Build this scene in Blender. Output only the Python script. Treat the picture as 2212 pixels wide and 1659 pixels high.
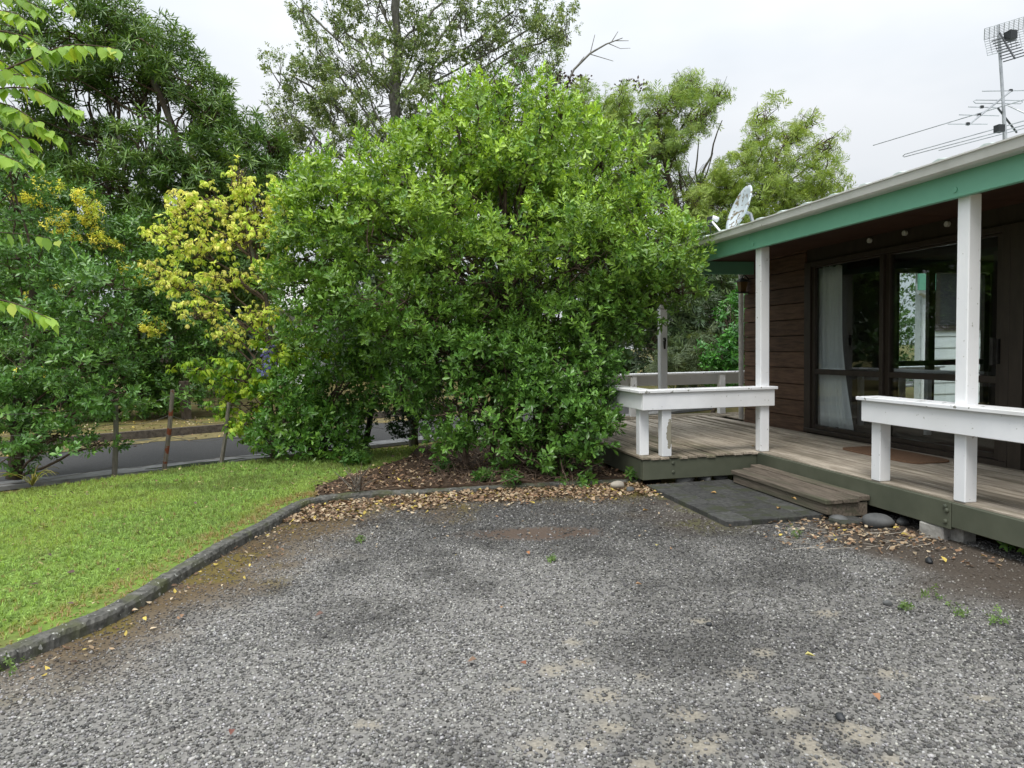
import bpy, bmesh, math, random
import numpy as np
from mathutils import Matrix, Vector
R = math.radians
random.seed(7); rng = np.random.default_rng(11)
scn = bpy.context.scene
col = scn.collection
for o in list(bpy.data.objects): bpy.data.objects.remove(o)

# ------------------------------------------------------------------ camera
F, PW, PH, EYE = 1534.0, 2212, 1659, 1.42         # focal length in photo units, eye height (m)
pitch, roll = math.atan(79.5 / F), 0.017
fw = np.array([0, math.cos(pitch), -math.sin(pitch)])
rt0, up0 = np.array([1., 0, 0]), np.array([0, math.sin(pitch), math.cos(pitch)])
rt = rt0 * math.cos(roll) - up0 * math.sin(roll)
up = up0 * math.cos(roll) + rt0 * math.sin(roll)
EYEP = np.array([0, 0, EYE])
cam_d = bpy.data.cameras.new('camera'); cam = bpy.data.objects.new('camera', cam_d); col.objects.link(cam)
cam.matrix_world = Matrix(((rt[0], up[0], -fw[0], 0), (rt[1], up[1], -fw[1], 0), (rt[2], up[2], -fw[2], EYE), (0, 0, 0, 1)))
cam_d.sensor_width = 36; cam_d.lens = 36 * F / PW; cam_d.clip_start = .05; cam_d.clip_end = 600
scn.camera = cam

# ------------------------------------------------------------------ sky, sun, exposure
SUN_EL, SUN_AZ = R(58), R(205)                     # azimuth clockwise from +Y
w = bpy.data.worlds.new('World'); scn.world = w; w.use_nodes = True
nt = w.node_tree; N = nt.nodes; L = nt.links; N.clear()
out = N.new('ShaderNodeOutputWorld'); bg = N.new('ShaderNodeBackground'); bg.inputs['Strength'].default_value = .1
sky = N.new('ShaderNodeTexSky'); sky.sky_type = 'NISHITA'; sky.sun_disc = False
sky.sun_elevation = SUN_EL; sky.sun_rotation = SUN_AZ
tc = N.new('ShaderNodeTexCoord'); sep = N.new('ShaderNodeSeparateXYZ'); L.new(tc.outputs['Generated'], sep.inputs[0])
mx = N.new('ShaderNodeMath'); mx.operation = 'MAXIMUM'; mx.inputs[1].default_value = 0; L.new(sep.outputs['Z'], mx.inputs[0])
cie = N.new('ShaderNodeMath'); cie.operation = 'MULTIPLY_ADD'; cie.inputs[1].default_value = 13.0; cie.inputs[2].default_value = 4.3   # overcast sky: brighter overhead
sq = N.new('ShaderNodeMath'); sq.operation = 'POWER'; sq.inputs[1].default_value = 2; L.new(mx.outputs[0], sq.inputs[0]); L.new(sq.outputs[0], cie.inputs[0])
mp = N.new('ShaderNodeMapping'); mp.inputs['Scale'].default_value = (1, 1, 2.2); L.new(tc.outputs['Generated'], mp.inputs[0])
nz = N.new('ShaderNodeTexNoise'); nz.inputs['Scale'].default_value = 1.7; nz.inputs['Detail'].default_value = 5; nz.inputs['Roughness'].default_value = .5
L.new(mp.outputs[0], nz.inputs['Vector'])
cr = N.new('ShaderNodeValToRGB'); L.new(nz.outputs['Fac'], cr.inputs[0])
cr.color_ramp.elements[0].position = .34; cr.color_ramp.elements[0].color = (.80, .875, .95, 1)
cr.color_ramp.elements[1].position = .66; cr.color_ramp.elements[1].color = (1.10, 1.13, 1.165, 1)
vm = N.new('ShaderNodeVectorMath'); vm.operation = 'SCALE'; L.new(cr.outputs[0], vm.inputs[0]); L.new(cie.outputs[0], vm.inputs['Scale'])
mix = N.new('ShaderNodeMix'); mix.data_type = 'RGBA'; mix.inputs['Factor'].default_value = .94
L.new(sky.outputs[0], mix.inputs['A']); L.new(vm.outputs[0], mix.inputs['B'])
L.new(mix.outputs['Result'], bg.inputs['Color']); L.new(bg.outputs[0], out.inputs[0])
sd = bpy.data.lights.new('sun', 'SUN'); sd.energy = 1.5; sd.angle = R(24); sd.color = (1, .965, .91)
so = bpy.data.objects.new('sun', sd); col.objects.link(so)
sv = Vector((math.sin(SUN_AZ) * math.cos(SUN_EL), math.cos(SUN_AZ) * math.cos(SUN_EL), math.sin(SUN_EL)))
so.rotation_euler = sv.to_track_quat('Z', 'Y').to_euler(); so.location = (-8, -14, 22)
vs = scn.view_settings; vs.view_transform = 'Standard'; vs.look = 'None'; vs.gamma = 1; vs.exposure = .68; vs.use_curve_mapping = False
scn.render.engine = 'CYCLES'; scn.cycles.use_denoising = True
scn.cycles.max_bounces = 8; scn.cycles.transparent_max_bounces = 16

# ------------------------------------------------------------------ where things stand
ANG = .215                                          # heading of the house wall
hc, hs = math.cos(ANG), math.sin(ANG)
def sight(x, y): return fw + rt * ((x - PW / 2) / F) + up * (-(y - PH / 2) / F)
def gz(x, y, z=0.):                                 # a point of the photo on level z
    d = sight(x, y); return EYEP + d * ((z - EYE) / d[2])
def gy(x, y, Y):                                    # a point of the photo at distance Y
    d = sight(x, y); return EYEP + d * (Y / d[1])
def HW(u, v, z=0.): return (u * hc - v * hs, u * hs + v * hc, z)   # house frame -> world
def uvw(p): return np.array([p[0] * hc + p[1] * hs, -p[0] * hs + p[1] * hc, p[2]])
def gu(x, y, u):
    d = sight(x, y); return uvw(EYEP + d * (u / (d[0] * hc + d[1] * hs)))
def gv(x, y, v):
    d = sight(x, y); return uvw(EYEP + d * (v / (-d[0] * hs + d[1] * hc)))

# ------------------------------------------------------------------ noise in numpy
_tab = np.random.default_rng(3).random(4096)
def vnoise(x, y, s=1., seed=0):
    x = np.asarray(x, float) * s + seed * 17.3; y = np.asarray(y, float) * s + seed * 9.1
    xi = np.floor(x).astype(int); yi = np.floor(y).astype(int); fx = x - xi; fy = y - yi
    fx = fx * fx * (3 - 2 * fx); fy = fy * fy * (3 - 2 * fy)
    h = lambda a, b: _tab[(a * 7349 + b * 3571 + (a * b) % 61 * 131) & 4095]
    return (h(xi, yi) * (1 - fx) + h(xi + 1, yi) * fx) * (1 - fy) + (h(xi, yi + 1) * (1 - fx) + h(xi + 1, yi + 1) * fx) * fy
def fbm(x, y, s=1., seed=0, o=4):
    r = 0; a = .5
    for k in range(o): r = r + a * vnoise(x, y, s * 2 ** k, seed + k); a *= .5
    return r / (1 - .5 ** o)
def sstep(a, b, x): t = np.clip((x - a) / (b - a), 0, 1); return t * t * (3 - 2 * t)
def inpoly(x, y, poly):
    x = np.asarray(x); y = np.asarray(y); c = np.zeros(x.shape, bool); n = len(poly)
    for i in range(n):
        x1, y1 = poly[i][:2]; x2, y2 = poly[(i + 1) % n][:2]
        if y1 == y2: continue
        c ^= ((y1 > y) != (y2 > y)) & (x < (x2 - x1) * (y - y1) / (y2 - y1) + x1)
    return c
def pdist(x, y, line):
    d = np.full(np.shape(x), 1e9)
    for (a, b) in zip(line[:-1], line[1:]):
        ax, ay = a[:2]; bx, by = b[:2]; ll = (bx - ax) ** 2 + (by - ay) ** 2 + 1e-12
        t = np.clip(((x - ax) * (bx - ax) + (y - ay) * (by - ay)) / ll, 0, 1)
        d = np.minimum(d, np.hypot(x - ax - t * (bx - ax), y - ay - t * (by - ay)))
    return d

# ------------------------------------------------------------------ materials
def nodes(name):
    m = bpy.data.materials.new(name); m.use_nodes = True; n = m.node_tree.nodes
    return m, n, m.node_tree.links, n['Principled BSDF']
def rgb(c): return (c[0], c[1], c[2], 1)
def surf(name, c1, c2, scale=6., rough=.7, stretch=(1, 1, 1), bump=.15, c3=None, spots=None, rand=0., metal=0., spec=.4, detail=6):
    """two-tone noise surface, optional spots (colour, scale, threshold), per-object brightness"""
    m, n, l, p = nodes(name)
    t = n.new('ShaderNodeTexCoord'); mpg = n.new('ShaderNodeMapping'); mpg.inputs['Scale'].default_value = stretch
    oi = n.new('ShaderNodeObjectInfo'); ad = n.new('ShaderNodeVectorMath'); ad.operation = 'ADD'
    sc_ = n.new('ShaderNodeMath'); sc_.operation = 'MULTIPLY'; sc_.inputs[1].default_value = 37.; l.new(oi.outputs['Random'], sc_.inputs[0])
    l.new(t.outputs['Object'], ad.inputs[0]); l.new(sc_.outputs[0], ad.inputs[1]); l.new(ad.outputs[0], mpg.inputs[0])
    z = n.new('ShaderNodeTexNoise'); z.inputs['Scale'].default_value = scale; z.inputs['Detail'].default_value = detail; z.inputs['Roughness'].default_value = .62
    l.new(mpg.outputs[0], z.inputs['Vector'])
    r = n.new('ShaderNodeValToRGB'); e = r.color_ramp.elements
    e[0].position = .33; e[0].color = rgb(c1); e[1].position = .67; e[1].color = rgb(c2)
    l.new(z.outputs['Fac'], r.inputs[0]); cur = r.outputs[0]
    if c3 is not None:
        z3 = n.new('ShaderNodeTexNoise'); z3.inputs['Scale'].default_value = scale * .23; z3.inputs['Detail'].default_value = 4; l.new(mpg.outputs[0], z3.inputs['Vector'])
        mr = n.new('ShaderNodeMapRange'); mr.inputs[1].default_value = .48; mr.inputs[2].default_value = .66; l.new(z3.outputs['Fac'], mr.inputs[0])
        mm = n.new('ShaderNodeMix'); mm.data_type = 'RGBA'; l.new(mr.outputs[0], mm.inputs['Factor']); l.new(cur, mm.inputs['A']); mm.inputs['B'].default_value = rgb(c3); cur = mm.outputs['Result']
    if spots is not None:
        sc, ssc, th = spots
        z2 = n.new('ShaderNodeTexNoise'); z2.inputs['Scale'].default_value = ssc; z2.inputs['Detail'].default_value = 3; l.new(ad.outputs[0], z2.inputs['Vector'])
        mr = n.new('ShaderNodeMapRange'); mr.inputs[1].default_value = th; mr.inputs[2].default_value = th + .03; l.new(z2.outputs['Fac'], mr.inputs[0])
        mm = n.new('ShaderNodeMix'); mm.data_type = 'RGBA'; l.new(mr.outputs[0], mm.inputs['Factor']); l.new(cur, mm.inputs['A']); mm.inputs['B'].default_value = rgb(sc); cur = mm.outputs['Result']
    if rand:
        mr = n.new('ShaderNodeMapRange'); mr.inputs[3].default_value = 1 - rand; mr.inputs[4].default_value = 1 + rand; l.new(oi.outputs['Random'], mr.inputs[0])
        v = n.new('ShaderNodeVectorMath'); v.operation = 'SCALE'; l.new(cur, v.inputs[0]); l.new(mr.outputs[0], v.inputs['Scale']); cur = v.outputs[0]
    l.new(cur, p.inputs['Base Color']); p.inputs['Roughness'].default_value = rough; p.inputs['Metallic'].default_value = metal
    p.inputs['Specular IOR Level'].default_value = spec
    if bump:
        b = n.new('ShaderNodeBump'); b.inputs['Strength'].default_value = bump; b.inputs['Distance'].default_value = .01; l.new(z.outputs['Fac'], b.inputs['Height']); l.new(b.outputs[0], p.inputs['Normal'])
    return m
def leafmat(name, rough=.4, trans=.3, spec=.5, tint=(1.25, 1.15, .5)):
    m, n, l, p = nodes(name)
    a = n.new('ShaderNodeAttribute'); a.attribute_name = 'Col'
    l.new(a.outputs['Color'], p.inputs['Base Color']); p.inputs['Roughness'].default_value = rough; p.inputs['Specular IOR Level'].default_value = spec
    tr = n.new('ShaderNodeBsdfTranslucent'); v = n.new('ShaderNodeVectorMath'); v.operation = 'MULTIPLY'; v.inputs[1].default_value = tint
    l.new(a.outputs['Color'], v.inputs[0]); l.new(v.outputs[0], tr.inputs['Color'])
    ms = n.new('ShaderNodeMixShader'); ms.inputs[0].default_value = trans
    l.new(p.outputs[0], ms.inputs[1]); l.new(tr.outputs[0], ms.inputs[2]); l.new(ms.outputs[0], n['Material Output'].inputs[0])
    return m
def colmat(name, rough=.85, bump=0, scale=60., spec=.3):
    m, n, l, p = nodes(name)
    a = n.new('ShaderNodeAttribute'); a.attribute_name = 'Col'
    z = n.new('ShaderNodeTexNoise'); z.inputs['Scale'].default_value = scale; z.inputs['Detail'].default_value = 6; t = n.new('ShaderNodeTexCoord'); l.new(t.outputs['Object'], z.inputs['Vector'])
    mr = n.new('ShaderNodeMapRange'); mr.inputs[1].default_value = .3; mr.inputs[2].default_value = .7; mr.inputs[3].default_value = .72; mr.inputs[4].default_value = 1.28; l.new(z.outputs['Fac'], mr.inputs[0])
    v = n.new('ShaderNodeVectorMath'); v.operation = 'SCALE'; l.new(a.outputs['Color'], v.inputs[0]); l.new(mr.outputs[0], v.inputs['Scale'])
    l.new(v.outputs[0], p.inputs['Base Color']); p.inputs['Roughness'].default_value = rough; p.inputs['Specular IOR Level'].default_value = spec
    if bump:
        b = n.new('ShaderNodeBump'); b.inputs['Strength'].default_value = bump; b.inputs['Distance'].default_value = .01; l.new(z.outputs['Fac'], b.inputs['Height']); l.new(b.outputs[0], p.inputs['Normal'])
    return m

M = {}
M['leaf'] = leafmat('glossy leaf', .33, .18, .5)
M['softleaf'] = leafmat('soft leaf', .55, .4, .35)
M['paleleaf'] = leafmat('pale leaf', .6, .38, .3, (1.08, 1.1, .8))
M['dryleaf'] = leafmat('dry leaf', .8, .12, .2, (1.1, 1, .8))
M['grass'] = leafmat('grass', .6, .35, .25)
M['stone'] = colmat('gravel stone', .8, 0, 90, .3)
M['ground'] = colmat('packed gravel', .95, .5, 70, .2)
M['soil'] = surf('soil', (.035, .024, .016), (.09, .06, .04), 18, .95, bump=.6, spec=.15)
M['lawn'] = surf('lawn soil', (.09, .14, .03), (.18, .27, .05), 14, .95, bump=.5, c3=(.13, .15, .045), spec=.1)
M['verge'] = surf('mossy verge', (.10, .085, .03), (.20, .16, .07), 7, .95, bump=.6, c3=(.09, .11, .03), spec=.1)
M['asphalt'] = surf('asphalt', (.030, .030, .030), (.062, .061, .061), 55, .9, bump=.4, spec=.35)
M['wet'] = surf('wet asphalt', (.03, .03, .032), (.055, .055, .06), 9, .18, bump=.05, spec=.5)
M['moss'] = surf('gutter moss', (.09, .085, .04), (.24, .19, .09), 11, .95, bump=.6, c3=(.06, .06, .05), spec=.1)
M['kerb'] = surf('weathered concrete', (.045, .045, .04), (.15, .145, .13), 22, .92, bump=.7, c3=(.075, .08, .04), spots=((.34, .34, .31), 38, .66), spec=.2)
M['roadkerb'] = surf('dark concrete', (.05, .042, .035), (.13, .11, .09), 16, .92, bump=.6, spec=.2)
M['channel'] = surf('gutter concrete', (.13, .13, .13), (.22, .22, .215), 9, .8, bump=.25)
M['bark'] = surf('bark', (.04, .032, .025), (.13, .105, .08), 14, .95, (1, 1, .35), .7, c3=(.15, .15, .12), spec=.15)
M['twig'] = surf('twig', (.05, .035, .025), (.14, .10, .075), 14, .9, bump=.2, spec=.2)
M['palebark'] = surf('pale bark', (.12, .115, .10), (.26, .25, .23), 9, .9, (1, 1, .5), .4, spec=.15)
M['white'] = surf('white paint', (.77, .78, .80), (.85, .855, .865), 5, .5, (1, 1, .6), .10, c3=(.73, .735, .735), spots=((.40, .395, .36), 30, .70), spec=.4)
M['whitecap'] = surf('worn white paint', (.75, .76, .78), (.84, .845, .85), 5, .55, bump=.10, c3=(.68, .68, .67), spots=((.24, .235, .205), 15, .64), spec=.4)
M['beamgreen'] = surf('green paint', (.15, .385, .27), (.175, .425, .30), 3, .45, bump=.03, spec=.45)
M['fasciagreen'] = surf('olive paint', (.075, .082, .056), (.10, .108, .076), 4, .55, bump=.12, c3=(.058, .066, .046), spots=((.38, .38, .34), 23, .775), spec=.35)
M['gutter'] = surf('gutter paint', (.50, .50, .475), (.62, .62, .60), 3, .5, (1, 1, 1), .03, spots=((.22, .21, .17), 18, .71), spec=.4)
M['roof'] = surf('pale green roof', (.42, .50, .47), (.55, .62, .60), 3, .5, bump=.05)
M['siding'] = surf('brown stained cedar', (.07, .039, .024), (.165, .095, .06), 7, .65, (5, .5, 5), .25, rand=.22, spec=.3)
M['frame'] = surf('brown joinery', (.026, .019, .014), (.043, .032, .024), 4, .5, (3, 3, 1), .05, spec=.4)
M['soffit'] = surf('brown soffit', (.045, .022, .014), (.075, .038, .024), 3, .7, (1, .3, 1), .1, spec=.2)
M['deck'] = surf('weathered decking', (.24, .20, .155), (.54, .475, .39), 9, .8, (6, .45, 6), .35, c3=(.22, .19, .145), rand=.2, spec=.25)
M['deckold'] = surf('mouldy decking', (.14, .115, .085), (.40, .34, .265), 9, .8, (6, .45, 6), .35, c3=(.14, .13, .085), rand=.25, spec=.25)
M['stepwood'] = surf('grey step timber', (.075, .062, .048), (.20, .165, .13), 9, .85, (6, .45, 6), .4, c3=(.09, .09, .06), rand=.15, spec=.2)
M['paver'] = surf('dark paver', (.035, .035, .034), (.085, .085, .08), 26, .9, bump=.6, c3=(.05, .055, .035), rand=.2, spec=.2)
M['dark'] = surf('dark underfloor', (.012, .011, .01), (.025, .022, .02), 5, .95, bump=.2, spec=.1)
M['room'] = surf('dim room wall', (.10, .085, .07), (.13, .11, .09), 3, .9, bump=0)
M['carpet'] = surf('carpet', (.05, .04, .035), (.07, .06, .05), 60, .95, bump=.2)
M['curtain'] = surf('white curtain', (.78, .79, .80), (.84, .845, .85), 4, .9, bump=.05)
M['clad'] = surf('white cladding', (.62, .65, .66), (.72, .75, .75), 4, .6, bump=.05)
M['mat'] = surf('coir mat', (.15, .088, .056), (.23, .145, .095), 80, .98, bump=.8, spec=.05)
M['metal'] = surf('galvanised tube', (.32, .33, .35), (.48, .49, .50), 9, .45, bump=.05, metal=.6)
M['plastic'] = surf('black plastic', (.014, .016, .018), (.03, .032, .035), 6, .5, bump=.05)
M['dish'] = surf('lichened dish', (.46, .52, .57), (.56, .61, .65), 5, .55, bump=.05, c3=(.40, .45, .48), spots=((.16, .13, .08), 15, .56))
M['iron'] = surf('black iron', (.012, .011, .010), (.03, .028, .025), 9, .6, bump=.1)
M['lampglass'] = surf('amber lantern glass', (.12, .075, .03), (.18, .12, .05), 5, .2, bump=0)
M['block'] = surf('concrete block', (.22, .21, .19), (.36, .35, .32), 20, .92, bump=.5, spots=((.12, .12, .10), 16, .62))
M['boulder'] = surf('river stone', (.06, .062, .062), (.12, .122, .12), 7, .75, bump=.2)
M['palestone'] = surf('pale stone', (.30, .27, .22), (.46, .42, .36), 9, .85, bump=.4)
M['stake'] = surf('weathered stake', (.09, .08, .065), (.22, .20, .165), 12, .95, (4, 4, .6), .5, c3=(.13, .12, .10))
M['ruststake'] = surf('rust marked stake', (.12, .10, .08), (.24, .21, .175), 12, .95, (4, 4, .6), .5, spots=((.20, .055, .025), 7, .52))
M['wire'] = surf('fence wire', (.10, .09, .08), (.16, .15, .14), 9, .6, bump=0, metal=.5)
m, n, l, p = nodes('window glass')
lw = n.new('ShaderNodeLayerWeight'); lw.inputs['Blend'].default_value = .5      # Schlick reflectance, alike for both faces of the sheet
pw = n.new('ShaderNodeMath'); pw.operation = 'POWER'; pw.inputs[1].default_value = 5; l.new(lw.outputs['Facing'], pw.inputs[0])
fr = n.new('ShaderNodeMath'); fr.operation = 'MULTIPLY_ADD'; fr.inputs[1].default_value = .94; fr.inputs[2].default_value = .06; l.new(pw.outputs[0], fr.inputs[0])
tr = n.new('ShaderNodeBsdfTransparent'); tr.inputs[0].default_value = (.92, .95, .95, 1); gl = n.new('ShaderNodeBsdfGlossy'); gl.inputs['Roughness'].default_value = .0
ms = n.new('ShaderNodeMixShader'); l.new(fr.outputs[0], ms.inputs[0]); l.new(tr.outputs[0], ms.inputs[1]); l.new(gl.outputs[0], ms.inputs[2]); l.new(ms.outputs[0], n['Material Output'].inputs[0])
M['glass'] = m

# ------------------------------------------------------------------ object helpers
def tag(o, label=None, cat=None, group=None, kind=None):
    if label: o['label'] = label
    if cat: o['category'] = cat
    if group: o['group'] = group
    if kind: o['kind'] = kind
    return o
def empty(name, label, cat, loc=(0, 0, 0), rz=0., group=None):
    o = bpy.data.objects.new(name, None); col.objects.link(o); o.location = loc; o.rotation_euler = (0, 0, rz); o.empty_display_size = .1
    return tag(o, label, cat, group)
def link(name, me, parent=None, loc=None, rot=None):
    o = bpy.data.objects.new(name, me); col.objects.link(o)
    if parent is not None: o.parent = parent
    if loc is not None: o.location = loc
    if rot is not None: o.rotation_euler = rot
    return o
def unit(a): return a / np.maximum(np.linalg.norm(a, axis=-1, keepdims=True), 1e-9)
class MB:
    """collects boxes, prisms and tubes; build() makes ONE mesh object"""
    def __init__(s): s.v = []; s.f = []
    def add(s, vs, fs):
        k = len(s.v); s.v += [tuple(float(c) for c in q) for q in vs]; s.f += [tuple(i + k for i in f) for f in fs]; return s
    def box(s, x0, x1, y0, y1, z0, z1):
        return s.add([(x0, y0, z0), (x1, y0, z0), (x1, y1, z0), (x0, y1, z0), (x0, y0, z1), (x1, y0, z1), (x1, y1, z1), (x0, y1, z1)],
                     [(3, 2, 1, 0), (4, 5, 6, 7), (0, 1, 5, 4), (1, 2, 6, 5), (2, 3, 7, 6), (3, 0, 4, 7)])
    def prism(s, prof, y0, y1, axis='y'):
        n = len(prof)
        put = (lambda a, b, t: (a, t, b)) if axis == 'y' else ((lambda a, b, t: (t, a, b)) if axis == 'x' else (lambda a, b, t: (a, b, t)))
        vs = [put(a, b, y0) for a, b in prof] + [put(a, b, y1) for a, b in prof]
        fs = [tuple(range(n)), tuple(range(2 * n - 1, n - 1, -1))] + [(i, i + n, (i + 1) % n + n, (i + 1) % n) for i in range(n)]
        return s.add(vs, fs)
    def tube(s, pts, rad, n=6, cap=True):
        P = np.array(pts, float); m_ = len(P); rad = np.broadcast_to(np.array(rad, float), (m_,))
        T = np.gradient(P, axis=0); T = unit(T); ref = np.array([0, 0, 1.]) if abs(T[0][2]) < .9 else np.array([1., 0, 0])
        vs = []
        for i in range(m_):
            a = unit(np.cross(T[i], ref)); b = np.cross(T[i], a)
            if np.linalg.norm(a) < .5: a = np.array([1., 0, 0]); b = np.array([0, 1., 0])
            for k in range(n):
                t = 2 * math.pi * k / n; vs.append(P[i] + rad[i] * (a * math.cos(t) + b * math.sin(t)))
        fs = [(i * n + k, i * n + (k + 1) % n, (i + 1) * n + (k + 1) % n, (i + 1) * n + k) for i in range(m_ - 1) for k in range(n)]
        if cap: fs += [tuple(range(n - 1, -1, -1)), tuple(range((m_ - 1) * n, m_ * n))]
        return s.add(vs, fs)
    def mesh(s, name, mat, bevel=0., smooth=False, off=(0, 0, 0)):
        me = bpy.data.meshes.new(name)
        me.from_pydata([(a - off[0], b - off[1], c - off[2]) for a, b, c in s.v], [], s.f)
        bm = bmesh.new(); bm.from_mesh(me); bmesh.ops.recalc_face_normals(bm, faces=bm.faces)
        if bevel: bmesh.ops.bevel(bm, geom=list(bm.edges), offset=bevel, segments=1, affect='EDGES', profile=.5)
        bm.to_mesh(me); bm.free()
        if smooth: me.polygons.foreach_set('use_smooth', [True] * len(me.polygons))
        me.materials.append(mat); return me
    def build(s, name, mat, parent=None, bevel=0., smooth=False, off=(0, 0, 0), loc=None, rot=None):
        return link(name, s.mesh(name, mat, bevel, smooth, off), parent, loc, rot)
def box(*a): return MB().box(*a)
def npmesh(name, V, faces, mat, C=None, smooth=False):
    """V (n,3), faces (m,k) one face size, C (n,3) vertex colour"""
    me = bpy.data.meshes.new(name); nv = len(V); m_, k = faces.shape
    me.vertices.add(nv); me.vertices.foreach_set('co', np.ascontiguousarray(V, np.float32).ravel())
    me.loops.add(m_ * k); me.loops.foreach_set('vertex_index', np.ascontiguousarray(faces, np.int32).ravel())
    me.polygons.add(m_); me.polygons.foreach_set('loop_start', np.arange(0, m_ * k, k, dtype=np.int32)); me.polygons.foreach_set('loop_total', np.full(m_, k, np.int32))
    if smooth: me.polygons.foreach_set('use_smooth', np.ones(m_, bool))
    me.update(calc_edges=True)
    if C is not None:
        ca = me.color_attributes.new('Col', 'FLOAT_COLOR', 'POINT'); c4 = np.ones((nv, 4), np.float32); c4[:, :3] = C; ca.data.foreach_set('color', c4.ravel())
    me.materials.append(mat); return me

# ------------------------------------------------------------------ leaves, rosettes and scatter
def T(vs, fs): return np.array(vs, float), np.array(fs, int)
LEAF_OB = T([(0, 0, 0), (-.17, .42, .045), (0, .42, 0), (.17, .42, .045), (-.215, .74, .02), (0, .74, -.03), (.215, .74, .02), (0, 1, -.07)],
            [(0, 2, 1), (0, 3, 2), (1, 2, 5), (1, 5, 4), (2, 3, 6), (2, 6, 5), (4, 5, 7), (5, 6, 7)])      # obovate, folded along the midrib
LEAF_O4 = T([(0, 0, 0), (-.21, .6, .05), (0, .55, -.03), (.21, .6, .05), (0, 1, -.02)], [(0, 2, 1), (0, 3, 2), (1, 2, 4), (2, 3, 4)])           # the same, simpler
LEAF_LAN = T([(0, 0, 0), (-.075, .35, .025), (0, .4, 0), (.075, .35, .025), (-.06, .72, 0), (.06, .72, 0), (0, 1, -.10)],
             [(0, 2, 1), (0, 3, 2), (1, 2, 4), (2, 5, 4), (2, 3, 5), (4, 5, 6)])                         # long narrow leaf
LEAF_OVT = T([(0, 0, 0), (-.2, .3, .03), (0, .4, -.01), (.2, .3, .03), (-.17, .62, -.02), (.17, .62, -.02), (0, 1, -.16)],
             [(0, 2, 1), (0, 3, 2), (1, 2, 4), (2, 5, 4), (2, 3, 5), (4, 5, 6)])                         # ovate with drawn-out tip
LEAF_SM = T([(0, 0, 0), (-.3, .45, .05), (.3, .45, .05), (0, 1, -.05)], [(0, 3, 1), (0, 2, 3)])          # small far leaf
LEAF_L2 = T([(0, 0, 0), (-.085, .45, .03), (.085, .45, .03), (0, 1, -.1)], [(0, 3, 1), (0, 2, 3)])           # narrow far leaf
LEAF_ND = T([(0, 0, 0), (-.025, .5, 0), (.025, .5, 0), (0, 1, -.12)], [(0, 2, 1), (1, 2, 3)])            # thin leaflet
def rotm(yaw, tilt):
    """leaf points +Y; tilt up from horizontal then yaw about Z"""
    ct, st, cy, sy = math.cos(tilt), math.sin(tilt), math.cos(yaw), math.sin(yaw)
    return np.array([[cy, -sy, 0], [sy, cy, 0], [0, 0, 1]]) @ np.array([[1, 0, 0], [0, ct, -st], [0, st, ct]])
def rosette(leaf, n, tilt0, tilt1, h=.35, lo=.7, hi=1.1, r=random):
    """n leaves round a short upright shoot; returns verts, faces, leaf shade per vertex"""
    V, Fc, S = [], [], []; k = 0
    for i in range(n):
        t = i / max(n - 1, 1); yaw = i * 2.4 + r.uniform(-.3, .3); tl = tilt0 + (tilt1 - tilt0) * t + r.uniform(-.15, .15)
        v = leaf[0] * (lo + (hi - lo) * (1 - t) * r.uniform(.8, 1.1)); v = v @ rotm(yaw, tl).T + np.array([0, 0, h * t])
        V.append(v); Fc.append(leaf[1] + k); k += len(v); S.append(np.full(len(v), r.uniform(.72, 1.25) * (1 + .25 * t)))
    return np.concatenate(V), np.concatenate(Fc), np.concatenate(S)
def frond(n=9, droop=.5):
    V, Fc, S = [], [], []; k = 0
    for i in range(n):
        t = i / n; side = 1 if i % 2 else -1
        v = LEAF_ND[0] * np.array([1.5, .55 * (1 - .35 * t), .55]); v = v @ rotm(side * -random.uniform(.5, 1.0), random.uniform(-droop, .25)).T + np.array([0, t * .75, -.22 * t * t])
        V.append(v); Fc.append(LEAF_ND[1] + k); k += len(v); S.append(np.full(len(v), random.uniform(.75, 1.25)))
    return np.concatenate(V), np.concatenate(Fc), np.concatenate(S)
def frames(axis, spin):
    """rotation matrices with local Z = axis, spun about it"""
    z = unit(axis); ref = np.where(np.abs(z[:, 2:3]) < .95, np.array([[0, 0, 1.]]), np.array([[1., 0, 0]]))
    x = unit(np.cross(ref, z)); y = np.cross(z, x); c = np.cos(spin)[:, None]; s = np.sin(spin)[:, None]
    return np.stack([x * c + y * s, -x * s + y * c, z], axis=2)
def scatter(name, temps, pos, axis, size, colr, mat, jitter=.0):
    Vs, Fs, Cs = [], [], []; k = 0; which = rng.integers(0, len(temps), len(pos)); spin = rng.uniform(0, 6.283, len(pos))
    Rm = frames(axis, spin)
    for ti, tp in enumerate(temps):
        I = np.where(which == ti)[0]
        if not len(I): continue
        v, f = tp[0], tp[1]; sh = tp[2] if len(tp) > 2 else np.ones(len(v))
        P = np.einsum('nij,vj->nvi', Rm[I], v) * size[I][:, None, None] + pos[I][:, None, :]
        C = colr[I][:, None, :] * sh[None, :, None]
        nv = len(v); Fs.append((f[None] + (np.arange(len(I)) * nv)[:, None, None] + k).reshape(-1, 3)); k += nv * len(I)
        Vs.append(P.reshape(-1, 3)); Cs.append(C.reshape(-1, 3))
    return npmesh(name, np.concatenate(Vs), np.concatenate(Fs), mat, np.clip(np.concatenate(Cs), 0, 1))
def blob(px, py, rx, ry, Y, d):
    return gy(px, py, Y), np.array([rx * Y / F, d, ry * Y / F])
def airy(bl, k): return [(b[0], b[1], k) for b in bl]
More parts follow.
